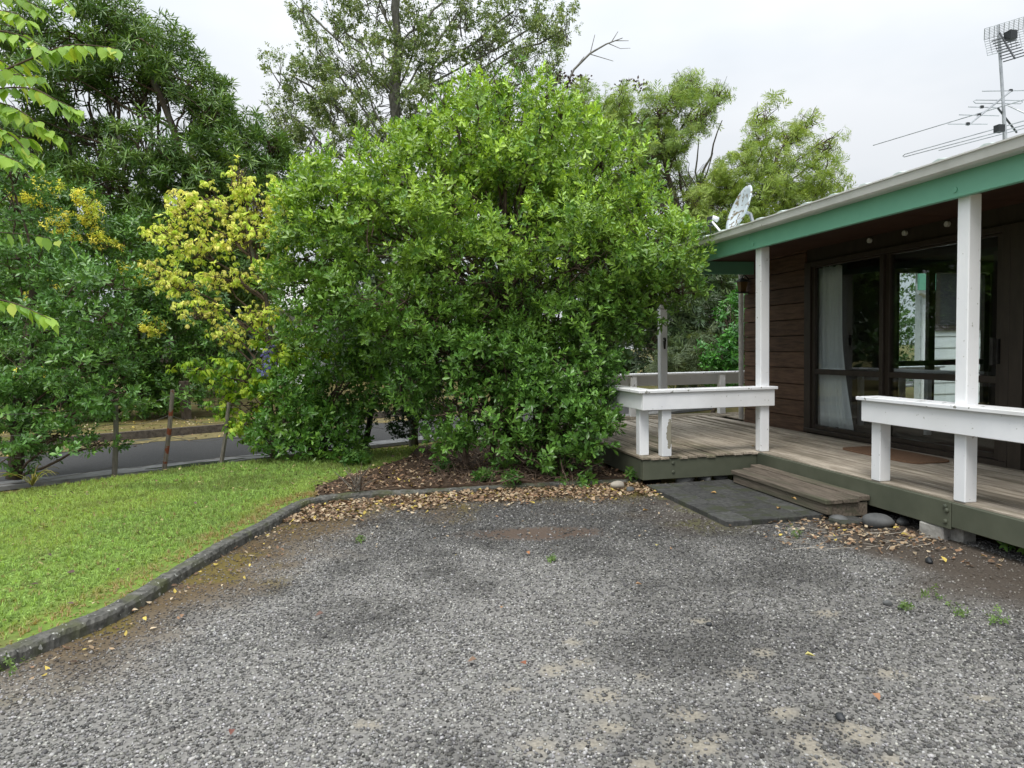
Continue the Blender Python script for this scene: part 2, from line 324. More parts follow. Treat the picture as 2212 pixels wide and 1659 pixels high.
def crown(blobs, per, clump=.42, nclump=26, shell=.55, seed=0):
    """points in lumpy clumps spread through ellipsoids; returns positions and outward directions"""
    g = np.random.default_rng(seed + 101); P, O = [], []
    vol = [float(np.prod(b[1]) ** (2 / 3)) * (b[2] if len(b) > 2 else 1.) for b in blobs]
    for (c, r), vv in zip([b[:2] for b in blobs], vol):
        k = max(6, int(nclump * (.6 + .4 * g.random()))); d = unit(g.normal(size=(k, 3))); rad = shell + (1 - shell) * g.random(k) ** .6
        cc = d * rad[:, None]; n = int(per * vv); w_ = g.random(k) + .35; ci = g.choice(k, n, p=w_ / w_.sum())
        loc = g.normal(size=(n, 3)); loc = unit(loc) * (g.random(n) ** .45)[:, None] * clump
        q = cc[ci] + loc; P.append(c + q * r); O.append(unit(q / np.maximum(r, .05) + unit(loc) * .8))
    return np.concatenate(P), np.concatenate(O)
def limb(mb, a, b, r0, r1, wob=.06, n=6, sides=6, g=random, sag=0.):
    a = np.array(a, float); b = np.array(b, float); L_ = np.linalg.norm(b - a); pts = []
    for i in range(n + 1):
        t = i / n; q = a + (b - a) * t; k = math.sin(math.pi * t)
        pts.append(q + np.array([g.uniform(-1, 1), g.uniform(-1, 1), g.uniform(-.6, .6)]) * wob * L_ * k * .6 + np.array([0, 0, -sag * k * L_]))
    mb.tube(pts, [r0 + (r1 - r0) * i / n for i in range(n + 1)], sides, cap=False); return pts
def twigs(mb, blobs, per_blob, r=.006, g=random, inner=.1):
    for c, rad in [b[:2] for b in blobs]:
        for _ in range(per_blob):
            d = unit(np.array([g.gauss(0, 1), g.gauss(0, 1), g.gauss(.4, 1)])); a = c + rad * np.array([g.uniform(-.5, .5), g.uniform(-.5, .5), g.uniform(-.9, .1)]) * .8
            limb(mb, a, c + d * rad * g.uniform(.7, .98), r * g.uniform(1, 2.2), r * .4, .10, 4, 3, g)
def plant(name, label, cat, base, blobs, temps, per, size, cols, leafm, trunk=None, tr=.05, limbs=1., twig=8, twr=.006, barkm='bark', updir=.5, rnd=.45, nclump=26, clump=.42, shell=.55, seed=0, young=None, droop=0., group=None, single=None, nsingle=0):
    """a thing: trunk, branches, foliage (and its nearest leaves one by one)"""
    g = random.Random(seed + 5); gr = np.random.default_rng(seed + 77)
    base = np.array(base, float); root = empty(name, label, cat, tuple(base), 0, group)
    P, O = crown(blobs, per, clump, nclump, shell, seed); ok = P[:, 2] > .06; P, O = P[ok], O[ok]
    ax = unit(O * (1 - updir) + np.array([0, 0, updir]) + gr.normal(size=P.shape) * rnd)
    if droop: ax = unit(ax * (1 - droop) + np.array([0, 0, -1.]) * droop)
    n_ = len(P); sz = size * gr.uniform(.55, 1.25, n_)
    cs = np.array(cols, float); C = cs[gr.integers(0, len(cs), n_)] * gr.uniform(.8, 1.2, (n_, 1))
    if young is not None:                       # young growth at the ends of the upper shoots
        yc, z0, z1, pmax = young; pr = pmax * sstep(z0, z1, P[:, 2] + 1.1 * (fbm(P[:, 0] + P[:, 1], P[:, 2], 2.6, seed) - .5)) * gr.uniform(.0, 1.3, n_); k = np.clip(pr, 0, 1)[:, None]; C = C * (1 - k) + np.array(yc) * k * gr.uniform(.8, 1.2, (n_, 1))
    crownp = link('foliage', scatter('foliage', temps, P - base, ax, sz, C, leafm), root); crownp['kind'] = 'stuff'
    mb = MB(); tp = [np.array(base)] + [np.array(q, float) for q in (trunk or [])]
    tube = []
    for a, b in zip(tp[:-1], tp[1:]): tube += [a + (b - a) * t for t in (0, .5)]
    tube.append(tp[-1])
    if len(tp) > 1:
        mb.tube([q + np.array([g.uniform(-1, 1), g.uniform(-1, 1), 0]) * tr * .4 * (0 < i) for i, q in enumerate(tube)], [tr * (1 - .55 * i / (len(tube) - 1)) for i in range(len(tube))], 9)
        mb.build('trunk', M[barkm], root, off=base, smooth=True)
    if limbs or twig:
        mb = MB()
        if limbs:
            for c, r in [b[:2] for b in blobs]:
                zt = c[2] - r[2] * .9; k = min(range(len(tube)), key=lambda i: np.linalg.norm(tube[i] - c) + (2 if tube[i][2] > c[2] else 0)); a = tube[max(0, k - 1)]
                limb(mb, a, c + np.array([0, 0, r[2] * .3]), tr * .45 * limbs, tr * .12, .09, 6, 5, g)
        if twig: twigs(mb, blobs, twig, twr, g)
        mb.build('branches', M['twig' if barkm == 'bark' else barkm], root, off=base, smooth=True)
    if nsingle:
        # the leaves that show largest, each a mesh of its own sharing one of four leaf shapes
        d = np.linalg.norm(P - EYEP, axis=1) - .6 * (O @ np.array([0, -1., 0])); I = np.argsort(d)[:nsingle * 4]; gr.shuffle(I); I = I[:nsingle // 5]
        mes = [npmesh('leaf', single[0] * size * k, single[1], leafm, np.tile(np.array(cs[i % len(cs)]) * b, (len(single[0]), 1))) for i, (k, b) in enumerate(((1., 1.25), (.9, 1.), (1.1, 1.1), (.8, 1.45)))]
        for i in I:
            Rz = frames(ax[i:i + 1], np.array([gr.uniform(0, 6.28)]))[0]
            for k in range(5):
                o = link('leaf', mes[gr.integers(0, 4)], root); q = rotm(k * 1.257 + gr.uniform(-.2, .2), gr.uniform(.1, .8) if not droop else gr.uniform(-.4, .3))
                o.matrix_local = Matrix.Translation(Vector(P[i] + O[i] * size * .35 - base)) @ Matrix(Rz @ q).to_4x4()
    return root

# ================================================================== THE SETTING
KERB = [gz(*q)[:2] for q in ((-330, 1640), (-150, 1535), (0, 1452), (130, 1396), (288, 1325), (456, 1216), (583, 1146), (640, 1110), (690, 1092), (806, 1078), (950, 1068), (1100, 1058), (1250, 1051), (1385, 1045))]
def smooth(line, k=5):
    P = np.array(line); o = []
    for i in range(len(P) - 1):
        p0, p1, p2, p3 = P[max(i - 1, 0)], P[i], P[i + 1], P[min(i + 2, len(P) - 1)]
        for j in range(k):
            t = j / k; o.append(.5 * ((2 * p1) + (p2 - p0) * t + (2 * p0 - 5 * p1 + 4 * p2 - p3) * t * t + (3 * p1 - p0 - 3 * p2 + p3) * t ** 3))
    o.append(P[-1]); return np.array(o)
KL = smooth(KERB, 6)
tan = unit(np.gradient(KL, axis=0)); nrm = np.stack([-tan[:, 1], tan[:, 0]], 1)       # to the left: the lawn side
KO = KL + nrm * .105
R_D, R_N = np.array([.775, .632]), np.array([-.632, .775])                           # along and across the road
def RD(a, b): return (R_D * a + R_N * b)
def sheet(name, poly, z0, z1, mat):
    o = MB().prism([tuple(q) for q in poly], z0, z1, 'z').build(name, mat); return tag(o, kind='structure')
def strip(name, n0, n1, z0, z1, mat, a0=-45, a1=45): return sheet(name, [RD(a0, n0), RD(a1, n0), RD(a1, n1), RD(a0, n1)], z0, z1, mat)
g_ = MB(); g_.add([(-250, -250, -.05), (250, -250, -.05), (250, 250, -.05), (-250, 250, -.05)], [(0, 1, 2, 3)]); tag(g_.build('ground', M['verge']), kind='structure')
strip('road', 9.8, 13.0, -.04, .0, M['asphalt'])
strip('road_channel', 9.42, 9.8, -.04, .006, M['channel'])
strip('verge', 13.12, 30, -.04, .12, M['verge'])
strip('road_kerb', 13.0, 13.12, -.04, .135, M['roadkerb'])
g = np.random.default_rng(5)                      # mossy silt along the far kerb, ragged edge
edge = [RD(a, 12.25 + .35 * (fbm(a, 0, .7, 3) - .5) * 2 + .08 * g.normal()) for a in np.arange(-20, 20, .25)]
sheet('gutter_silt', [RD(-20, 12.999)] + [tuple(q) for q in edge] + [RD(20, 12.999)], .001, .006, M['moss'])
c0 = gz(428, 1003)[:2]; pud = []
for k in range(26):
    a = 2 * math.pi * k / 26; pud.append(c0 + R_D * math.cos(a) * (.55 + .12 * math.sin(3 * a)) + R_N * math.sin(a) * (.10 + .025 * math.sin(5 * a)))
sheet('puddle', pud, .001, .0085, M['wet'])
LB = [gz(*q, .07)[:2] for q in ((905, 962), (850, 966), (700, 978), (560, 992), (400, 1008), (300, 1022), (150, 1042), (0, 1064), (-260, 1100), (-700, 1190))]
BED = [gz(*q, .07)[:2] for q in ((690, 1074), (680, 1052), (720, 1036), (800, 1012), (880, 986), (905, 962))]
LAWN = [tuple(q) for q in KO[:48]] + [tuple(q) for q in BED] + [tuple(q) for q in LB] + [(-7, 1.0)]
sheet('lawn', LAWN, -.04, .055, M['lawn'])
BEDP = [tuple(q) for q in KO[48:]] + [HW(2.72, 6.9)[:2], HW(2.72, 10.6)[:2], (-.2, 11.2)] + [tuple(q) for q in BED[::-1]]
sheet('garden_bed', BEDP, -.04, .06, M['soil'])

# ---- gravel drive: packed base with its stains, and the loose stones on it
DRIVE = [tuple(q) for q in KL] + [HW(2.76, 6.6)[:2], HW(4.3, 6.6)[:2], HW(4.3, 1.0)[:2], (4.3, .6), (-3.4, .6)]
def mask_fields(x, y):
    u = x * hc + y * hs; v = -x * hs + y * hc
    dk = pdist(x, y, [tuple(q) for q in KL[::3]])
    nb = fbm(x, y, 2.2, 4)
    moss = sstep(.70, .10, dk / (1 + .75 * sstep(4.2, 6., y)) + (nb - .5) * .75) * sstep(2.4, 3.6, y)
    soil = sstep(.95, .35, 4.0 - u + (nb - .5) * .8) * sstep(5.2, 4.7, v) * (u < 4.1)
    soil = np.maximum(soil, .62 * sstep(.6, .1, np.abs(u - 2.72) + (nb - .5) * .5) * sstep(4.6, 5.1, v))
    pc = gz(1165, 1152); dp = np.hypot((x - pc[0]) / .62, (y - pc[1]) / .24) + (nb - .5) * .8
    dirt = sstep(1.15, .55, dp)
    bald = np.zeros_like(x)
    for (bx, by, s) in ((1233, 1388, .05), (1255, 1431, .08), (1196, 1447, .08), (1101, 1487, .07), (1303, 1505, .1), (1162, 1614, .1), (1515, 1611, .12), (1839, 1585, .11), (1781, 1325, .09), (1515, 1344, .06),
                        (1919, 1457, .07), (1611, 1455, .08), (1494, 1545, .09), (1313, 1572, .08), (1276, 1604, .07), (1743, 1604, .09), (1791, 1641, .09), (1919, 1643, .08), (1648, 1412, .06), (1281, 1346, .05),
                        (1390, 1650, .08), (800, 1565, .06), (1690, 1540, .06), (2120, 1510, .06), (1385, 1460, .05)):
        q = gz(bx, by); s *= .62
        bald = np.maximum(bald, sstep(1.5, .25, np.hypot((x - q[0]) / (s * 1.35), (y - q[1]) / s) + (fbm(x, y, 14, 9, 3) - .5) * 1.5))
    return moss, soil, dirt, bald, u, v
gx = np.arange(-3.3, 4.4, .03); gyy = np.arange(.7, 7.35, .03); X, Y = np.meshgrid(gx, gyy); x, y = X.ravel(), Y.ravel()
moss, soil, dirt, bald, u_, v_ = mask_fields(x, y)
def dusty(x, y): return np.clip(sstep(.34, .68, fbm(x, y, .9, 21) * .65 + fbm(x, y, 3.1, 22) * .35) * (.75 + .5 * sstep(1.2, -1.2, x)) + .25 * sstep(3.6, 2.6, y), 0, 1)
def hz(x, y): return .014 * (fbm(x, y, 1.3, 2, 3) - .5)
tone = .085 + .10 * dusty(x, y); C = tone[:, None] * np.array([1, .96, .89])
def lay(C, m, c): return C * (1 - m[:, None]) + np.array(c) * m[:, None]
C = lay(C, bald * .8, (.255, .228, .18)); C = lay(C, dirt * .85, (.085, .058, .042)); C = lay(C, moss * .9, (.10, .068, .032)); C = lay(C, soil * .9, (.062, .048, .036))
C = lay(C, soil * (u_ < 3.0) * sstep(.46, .6, fbm(x, y, 4.1, 33)) * .7, (.085, .085, .02)); C = lay(C, moss * sstep(.52, .62, fbm(x, y, 3.3, 31)) * .6, (.12, .095, .015))
inside = inpoly(x, y, DRIVE); idx = np.arange(len(x)).reshape(X.shape)
f = np.stack([idx[:-1, :-1].ravel(), idx[:-1, 1:].ravel(), idx[1:, 1:].ravel(), idx[1:, :-1].ravel()], 1)
near = pdist(x, y, [tuple(q) for q in KL]) < .07
f = f[(inside | near)[f].all(1)]
used = np.unique(f); remap = np.zeros(len(x), int); remap[used] = np.arange(len(used))
V = np.stack([x, y, hz(x, y)], 1)[used]
tag(link('gravel_drive', npmesh('gravel_drive', V, remap[f], M['ground'], C[used], True)), kind='structure')
tphi = (1 + 5 ** .5) / 2
ICO = unit(np.array([(-1, tphi, 0), (1, tphi, 0), (-1, -tphi, 0), (1, -tphi, 0), (0, -1, tphi), (0, 1, tphi), (0, -1, -tphi), (0, 1, -tphi), (tphi, 0, -1), (tphi, 0, 1), (-tphi, 0, -1), (-tphi, 0, 1)], float))
ICF = np.array([(0, 11, 5), (0, 5, 1), (0, 1, 7), (0, 7, 10), (0, 10, 11), (1, 5, 9), (5, 11, 4), (11, 10, 2), (10, 7, 6), (7, 1, 8), (3, 9, 4), (3, 4, 2), (3, 2, 6), (3, 6, 8), (3, 8, 9), (4, 9, 5), (2, 4, 11), (6, 2, 10), (8, 6, 7), (9, 8, 1)])
OCT = np.array([(1, 0, 0), (-1, 0, 0), (0, 1, 0), (0, -1, 0), (0, 0, 1), (0, 0, -1)], float); OCF = np.array([(0, 2, 4), (2, 1, 4), (1, 3, 4), (3, 0, 4), (2, 0, 5), (1, 2, 5), (3, 1, 5), (0, 3, 5)])
def stones(base, fc, k):
    o = []
    for _ in range(k):
        v = base * rng.uniform(.72, 1.2, (len(base), 1)) * np.array([rng.uniform(.85, 1.3), rng.uniform(.65, 1), rng.uniform(.5, .8)]); a = rng.uniform(0, 3); v = v @ rotm(a, rng.uniform(-.3, .3)).T; o.append((v, fc))
    return o
def strew(y0, y1, dens, r0, r1, base, fc, name):
    xs = rng.uniform(-3.2, 4.2, int((y1 - y0) * 7.4 * dens)); ys = rng.uniform(y0, y1, len(xs))
    vis = ((np.abs(xs) < ys * .76 + .15) | ((np.abs(xs) < ys * .76 + 1.1) & (rng.random(len(xs)) < .45))) & inpoly(xs, ys, DRIVE); xs, ys = xs[vis], ys[vis]
    mo, sl, di, ba, uu, vv = mask_fields(xs, ys)
    keep = rng.random(len(xs)) > np.clip(.78 * ba + .72 * mo + .80 * sl + .82 * di, 0, .97); keep &= ~((uu > 2.74) & (vv > 4.93))
    xs, ys, mo, sl = xs[keep], ys[keep], mo[keep], sl[keep]; n_ = len(xs)
    r = rng.uniform(r0, r1, n_) * np.where(rng.random(n_) < .06, 1.5, 1.)
    patch = dusty(xs, ys); lightp = .15 + .27 * patch; lightp *= 1 - .45 * sstep(.9, .2, np.abs(xs - 1.75 + .12 * ys)) * sstep(5.5, 4, ys)
    tone = np.clip(.085 * np.exp(rng.normal(0, .46, n_)) * (1 + 1.6 * (rng.random(n_) < lightp) * rng.uniform(.4, 1.2, n_)) * (.82 + .62 * patch), .02, .40); tint = np.stack([np.ones(n_), rng.uniform(.95, .995, n_), rng.uniform(.86, .98, n_)], 1)
    C = tone[:, None] * tint; C = C * (1 - .5 * (mo + sl).clip(0, 1)[:, None]) + .5 * (mo + sl).clip(0, 1)[:, None] * np.array([.10, .07, .045])
    pos = np.stack([xs, ys, hz(xs, ys) + r * .22], 1); ax = unit(np.stack([rng.normal(0, .25, n_), rng.normal(0, .25, n_), np.ones(n_)], 1))
    tag(link(name, scatter(name, stones(base, fc, 7), pos, ax, r, C, M['stone'])), 'loose grey crushed stones covering the parking area', 'gravel', kind='stuff')
strew(2.1, 2.45, 7200, .0044, .0088, ICO, ICF, 'gravel')
strew(2.45, 3.7, 6300, .005, .0094, OCT, OCF, 'gravel')
strew(3.7, 5.2, 4600, .0056, .0104, OCT, OCF, 'gravel')
strew(5.2, 7.2, 3000, .0068, .012, OCT, OCF, 'gravel')

# ---- garden kerb
mb = MB(); n_ = len(KL); prof = [(0, -.05), (0.004, .045), (.016, .064), (.086, .070), (.105, .058), (.105, -.05)]
vs_, fs_ = [], []; kr = np.random.default_rng(8)
dense = smooth([tuple(q) for q in KL], 4); td = unit(np.gradient(dense, axis=0)); nd = np.stack([-td[:, 1], td[:, 0]], 1)
for i, (p_, q_) in enumerate(zip(dense, nd)):
    hk_ = 1 - .42 * sstep(-1.6, -.6, p_[0]) * (p_[1] > 6); j = kr.normal(0, .002, (len(prof), 2)); jj = .008 * (vnoise(p_[0] * 3, p_[1] * 3, 1.) - .5)
    for k, (a, b) in enumerate(prof): vs_.append((p_[0] + q_[0] * (a + j[k][0] + jj), p_[1] + q_[1] * (a + j[k][0] + jj), (b * hk_ if b > 0 else b) + (j[k][1] if b > 0 else 0) + jj * .5))
m_ = len(prof)
for i in range(len(dense) - 1):
    for k in range(m_): fs_.append((i * m_ + k, i * m_ + (k + 1) % m_, (i + 1) * m_ + (k + 1) % m_, (i + 1) * m_ + k))
mb.add(vs_, fs_); tag(mb.build('garden_kerb', M['kerb']), 'low dark weathered concrete kerb curving between lawn and gravel', 'kerb')

# ================================================================== THE HOUSE (house frame: u into the house, v along its wall)
DK = .30                                            # deck level
HB = (5.5, 7.9, 0.)
house = empty('house', 'single storey brown timber house with green verandah beam and white posts', 'house', HW(*HB), ANG)
def hp(mb, name, mat, parent=None, bevel=0., smooth=False): return mb.build(name, M[mat], parent or house, bevel, smooth, HB)
WU, WV = 5.5, 9.35                                  # wall face, wall corner
wall = hp(box(WU + .03, WU + .13, 7.92, WV - .03, .2, 2.75), 'wall', 'frame')
for k in range(12):                                 # stained weatherboards, one by one
    z0 = .27 + .2065 * k
    if z0 > 2.6: break
    hp(MB().prism([(WU + .028, z0 + .004), (WU - .006, z0 + .004), (WU - .006, z0 + .03), (WU + .002, z0 + .196), (WU + .012, z0 + .203), (WU + .028, z0 + .203)], 7.93, WV - .002), 'weatherboard', 'siding', wall)
hp(box(WU + .02, WU + .14, 1.4, 7.92, 2.402, 2.75), 'wall_header', 'frame')
hp(box(WU + .01, WU + .14, 1.4, 4.05, .2, 2.40), 'wall', 'frame')
# end wall with the second glazed door
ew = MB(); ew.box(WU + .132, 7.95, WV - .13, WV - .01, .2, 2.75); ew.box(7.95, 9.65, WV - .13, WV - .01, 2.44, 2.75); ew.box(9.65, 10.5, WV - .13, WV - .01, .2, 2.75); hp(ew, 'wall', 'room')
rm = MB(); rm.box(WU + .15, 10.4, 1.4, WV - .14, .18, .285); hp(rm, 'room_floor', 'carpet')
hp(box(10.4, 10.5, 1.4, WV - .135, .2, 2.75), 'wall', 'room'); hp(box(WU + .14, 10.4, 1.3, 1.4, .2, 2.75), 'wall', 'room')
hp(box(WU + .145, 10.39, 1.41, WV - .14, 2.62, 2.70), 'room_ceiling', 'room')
# big glazed door unit in the front wall
door = hp(box(WU - .025, WU + .11, 5.06, 7.92, DK + .002, DK + .05), 'sliding_door', 'frame', bevel=.004)
def dp(mb, name, mat='frame', bevel=.003): return hp(mb, name, mat, door, bevel)
dp(box(WU - .02, WU + .1, 7.80, 7.92, DK + .052, 2.40), 'frame'); dp(box(WU - .02, WU + .1, 5.06, 5.14, DK + .052, 2.40), 'frame'); dp(box(WU - .02, WU + .1, 5.14, 7.80, 2.345, 2.40), 'frame')
dp(box(WU + .002, WU + .06, 6.585, 6.64, DK + .052, 2.343), 'stile'); dp(box(WU + .03, WU + .095, 6.52, 6.583, DK + .052, 2.343), 'stile'); dp(box(WU + .03, WU + .095, 5.142, 5.23, DK + .052, 2.343), 'stile'); dp(box(WU + .002, WU + .06, 7.74, 7.798, DK + .052, 2.343), 'stile')
for (a, b, uo) in ((6.642, 7.738, .006), (5.232, 6.518, .034)):
    dp(box(WU + uo, WU + uo + .05, a, b, DK + .052, .40), 'bottom_rail'); dp(box(WU + uo, WU + uo + .05, a, b, 1.027, 1.09), 'mid_rail'); dp(box(WU + uo, WU + uo + .05, a, b, 2.325, 2.343), 'top_rail')
    dp(box(WU + uo + .022, WU + uo + .028, a + .001, b - .001, .402, 1.025), 'pane', 'glass', 0); dp(box(WU + uo + .022, WU + uo + .028, a + .001, b - .001, 1.092, 2.323), 'pane', 'glass', 0)
hd = MB(); hd.box(WU - .03, WU + .03, 5.16, 5.20, 1.2, 1.42); hd.box(WU - .055, WU - .03, 5.165, 5.195, 1.19, 1.23); hd.box(WU - .055, WU - .03, 5.165, 5.195, 1.39, 1.43); hd.box(WU - .075, WU - .055, 5.165, 5.195, 1.19, 1.43); dp(hd, 'handle', 'iron')
# entrance door beside it
ed = hp(box(WU + .02, WU + .07, 4.17, 4.93, DK + .02, 2.36), 'entrance_door', 'frame')
for a, b in ((4.93, 5.058), (4.06, 4.17)): hp(box(WU - .02, WU + .1, a, b, DK + .002, 2.40), 'frame', 'frame', ed, .004)
hp(box(WU - .02, WU + .1, 4.172, 4.928, 2.362, 2.40), 'frame', 'frame', ed)
for (z0, z1, mt) in ((.46, 1.02, 'glass'), (1.18, 2.2, 'frame')):
    fr_ = MB(); fr_.box(WU + .0, WU + .02, 4.25, 4.30, z0, z1); fr_.box(WU + .0, WU + .02, 4.82, 4.87, z0, z1); fr_.box(WU + .0, WU + .02, 4.30, 4.82, z0, z0 + .05); fr_.box(WU, WU + .02, 4.30, 4.82, z1 - .05, z1); hp(fr_, 'panel_moulding', 'frame', ed, .003)
    hp(box(WU + .008, WU + .0185, 4.305, 4.815, z0 + .055, z1 - .055), 'panel', mt, ed)
hp(MB().tube([(WU + .02, 4.86, 1.28), (WU - .03, 4.86, 1.28)], .028, 10), 'knob', 'iron', ed)
# glazed door in the end wall
d2 = hp(box(7.95, 9.65, WV - .12, WV - .0, .285, .33), 'glazed_door', 'frame')
f2 = MB(); f2.box(7.95, 8.02, WV - .1, WV - .03, .33, 2.438); f2.box(8.545, 8.655, WV - .1, WV - .03, .33, 2.438); f2.box(9.56, 9.65, WV - .1, WV - .03, .33, 2.438); f2.box(8.02, 8.545, WV - .09, WV - .04, 1.03, 1.11); f2.box(8.655, 9.56, WV - .09, WV - .04, 1.03, 1.11); f2.box(8.02, 8.545, WV - .09, WV - .04, .33, .42); f2.box(8.655, 9.56, WV - .09, WV - .04, .33, .42); hp(f2, 'frame', 'frame', d2)
for a, b in ((8.022, 8.543), (8.657, 9.558)):
    for z0, z1 in ((.422, 1.028), (1.112, 2.436)): hp(box(a, b, WV - .068, WV - .062, z0, z1), 'pane', 'glass', d2)
# verandah: posts, beams, soffit, gutter, roof
PU = 4.04
for v0 in (4.04, 6.555, 9.0):
    hp(box(PU, PU + .10, v0, v0 + .10, DK + .001, 2.40 if v0 < 9 else 2.385), 'verandah_post', 'white', bevel=.006)
hp(box(3.985, 4.032, 1.4, 9.12, 2.378, 2.60), 'beam', 'beamgreen', bevel=.004)
hp(box(4.034, 5.49, 9.08, 9.12, 2.385, 2.56), 'end_beam', 'beamgreen', bevel=.004)
for k in range(11):                                 # soffit sheets with cover joints
    a = 1.4 + .705 * k; hp(box(4.034, 5.515, a, a + .70, 2.562, 2.572), 'soffit_panel', 'soffit')
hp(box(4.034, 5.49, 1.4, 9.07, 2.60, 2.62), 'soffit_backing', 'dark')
hp(box(4.10, 4.16, 1.4, 8.98, 2.45, 2.56), 'inner_beam', 'soffit')
for v0, z0 in ((4.10, 2.43), (6.60, 2.43), (6.68, 2.50)): hp(MB().tube([(3.99, v0, z0), (3.976, v0, z0)], .018, 10), 'bolt', 'beamgreen')
gprof = [(3.985, 2.543), (3.905, 2.543), (3.886, 2.556), (3.876, 2.612), (3.866, 2.616), (3.866, 2.626), (3.884, 2.626), (3.897, 2.558), (3.908, 2.551), (3.978, 2.551), (3.978, 2.622), (3.985, 2.622)]
roof = MB(); PITCH = math.tan(R(9)); us = np.array([3.90, 4.6, 5.4, 6.4, 7.6, 8.6]); vv = np.arange(1.4, 9.5, .04)
def roofz(u, v): return 2.628 + (u - 3.9) * PITCH + .022 * max(0, math.sin(2 * math.pi * v / .37)) ** 2
vs_ = [(u, v, roofz(u, v)) for u in us for v in vv] + [(u, v, roofz(u, v) - .012) for u in us for v in vv]
nv, nu = len(vv), len(us); fs_ = [(i * nv + j, i * nv + j + 1, (i + 1) * nv + j + 1, (i + 1) * nv + j) for i in range(nu - 1) for j in range(nv - 1)]
fs_ += [tuple(k + nv * nu for k in reversed(q)) for q in fs_]; o_ = nv * nu
fs_ += [(j, j + o_, j + 1 + o_, j + 1) for j in range(nv - 1)] + [(i * nv + nv - 1, i * nv + nv - 1 + o_, (i + 1) * nv + nv - 1 + o_, (i + 1) * nv + nv - 1) for i in range(nu - 1)]
roof.add(vs_, fs_); rf = hp(roof, 'roof', 'roof')
hp(MB().prism(gprof, 1.4, 5.55), 'gutter', 'gutter', rf); hp(MB().prism(gprof, 5.562, 9.42), 'gutter', 'gutter', rf)
gj = MB().prism([(a - .003 if a < 3.9 else a, b - .003 if b < 2.55 else b) for a, b in gprof], 5.52, 5.60); hp(gj, 'gutter_joiner', 'gutter', rf)
hp(MB().prism([(3.95, 2.44), (3.95, 2.60), (8.6, 2.60 + 4.65 * PITCH), (8.6, 2.44 + 4.65 * PITCH)], 9.425, 9.45), 'barge_board', 'beamgreen', rf)
hp(MB().prism([(5.6, 2.751), (5.6, 2.84), (8.6, 3.28), (10.5, 3.02), (10.5, 2.751)], 9.2, 9.33), 'gable', 'frame')
hp(MB().prism([(8.6, 3.32), (8.6, 3.34), (13.2, 2.64), (13.2, 2.62)], 1.4, 9.5), 'roof_slope', 'roof', rf)
dpipe = MB(); dpipe.tube([(5.50, 9.44, .31), (5.50, 9.44, 2.40), (5.46, 9.44, 2.46), (5.30, 9.44, 2.52)], .036, 10); hp(dpipe, 'downpipe', 'white', smooth=True)
for v0 in (6.80, 6.29, 5.755):
    hp(MB().tube([(WU + .02, v0, 2.515), (WU - .008, v0, 2.515)], .026, 14), 'wall_disc', 'gutter')  # small pale round discs on the header above the glazed door

# ---- wall lantern
LBs = (5.40, 9.24, 2.20); lamp = empty('wall_lantern', 'small black lantern fixed high on the brown wall at the house corner', 'lantern', HW(*LBs), ANG)
def lp(mb, name, mat): return mb.build(name, M[mat], lamp, 0, False, LBs)
lp(MB().tube([(5.5, 9.24, 2.33), (5.43, 9.24, 2.40), (5.40, 9.24, 2.345)], .010, 6), 'bracket', 'iron')
cap = MB(); cap.add([(5.31, 9.15, 2.29), (5.49, 9.15, 2.29), (5.49, 9.33, 2.29), (5.31, 9.33, 2.29), (5.40, 9.24, 2.36)], [(0, 1, 4), (1, 2, 4), (2, 3, 4), (3, 0, 4), (3, 2, 1, 0)]); lp(cap, 'lantern_cap', 'iron')
gb = MB(); gb.add([(5.345, 9.185, 2.29), (5.455, 9.185, 2.29), (5.455, 9.295, 2.29), (5.345, 9.295, 2.29), (5.365, 9.205, 2.15), (5.435, 9.205, 2.15), (5.435, 9.275, 2.15), (5.365, 9.275, 2.15)], [(0, 1, 5, 4), (1, 2, 6, 5), (2, 3, 7, 6), (3, 0, 4, 7)]); lp(gb, 'lantern_glass', 'lampglass')
lp(box(5.33, 5.47, 9.17, 9.31, 2.135, 2.15), 'lantern_base', 'iron')

# ---- curtain and table behind the glass
cb = (5.645, 7.5, .36); cu = empty('curtain', 'long white curtain hanging inside the left pane of the glazed door', 'curtain', HW(*cb), ANG)
ns, ntt = 90, 14; vs_ = []
for j in range(ntt + 1):
    t = j / ntt; z = 2.33 - t * 1.95; wd = .45 + .03 * t + .17 * max(0, t - .45) ** 1.3 / .55 ** 1.3
    for i in range(ns + 1):
        s = i / ns; vs_.append((5.648 + (.022 + .010 * t) * math.sin(s * 52 + .8 * math.sin(3 * t)) + .012 * math.sin(s * 17 + 2 * t), 7.90 - s * wd, z + .01 * math.sin(s * 23)))
fs_ = [(j * (ns + 1) + i, j * (ns + 1) + i + 1, (j + 1) * (ns + 1) + i + 1, (j + 1) * (ns + 1) + i) for j in range(ntt) for i in range(ns)]
cm = MB().add(vs_, fs_); co = cm.build('drape', M['curtain'], cu, 0, True, cb); sm = co.modifiers.new('thick', 'SOLIDIFY'); sm.thickness = .004
MB().tube([(5.645, 7.9, 2.345), (5.645, 5.1, 2.345)], .012, 8).build('curtain_rail', M['frame'], cu, 0, True, cb)
tb = (6.9, 7.7, .29); tt_ = empty('dining_table', 'table standing in the dark room behind the left glass pane', 'table', HW(*tb), ANG)
box(6.55, 7.35, 7.1, 8.4, 1.0, 1.03).build('tabletop', M['white'], tt_, .004, False, tb)
for a in (6.6, 7.25):
    for b in (7.15, 8.3): box(a, a + .06, b, b + .06, .29, .998).build('leg', M['white'], tt_, .003, False, tb)

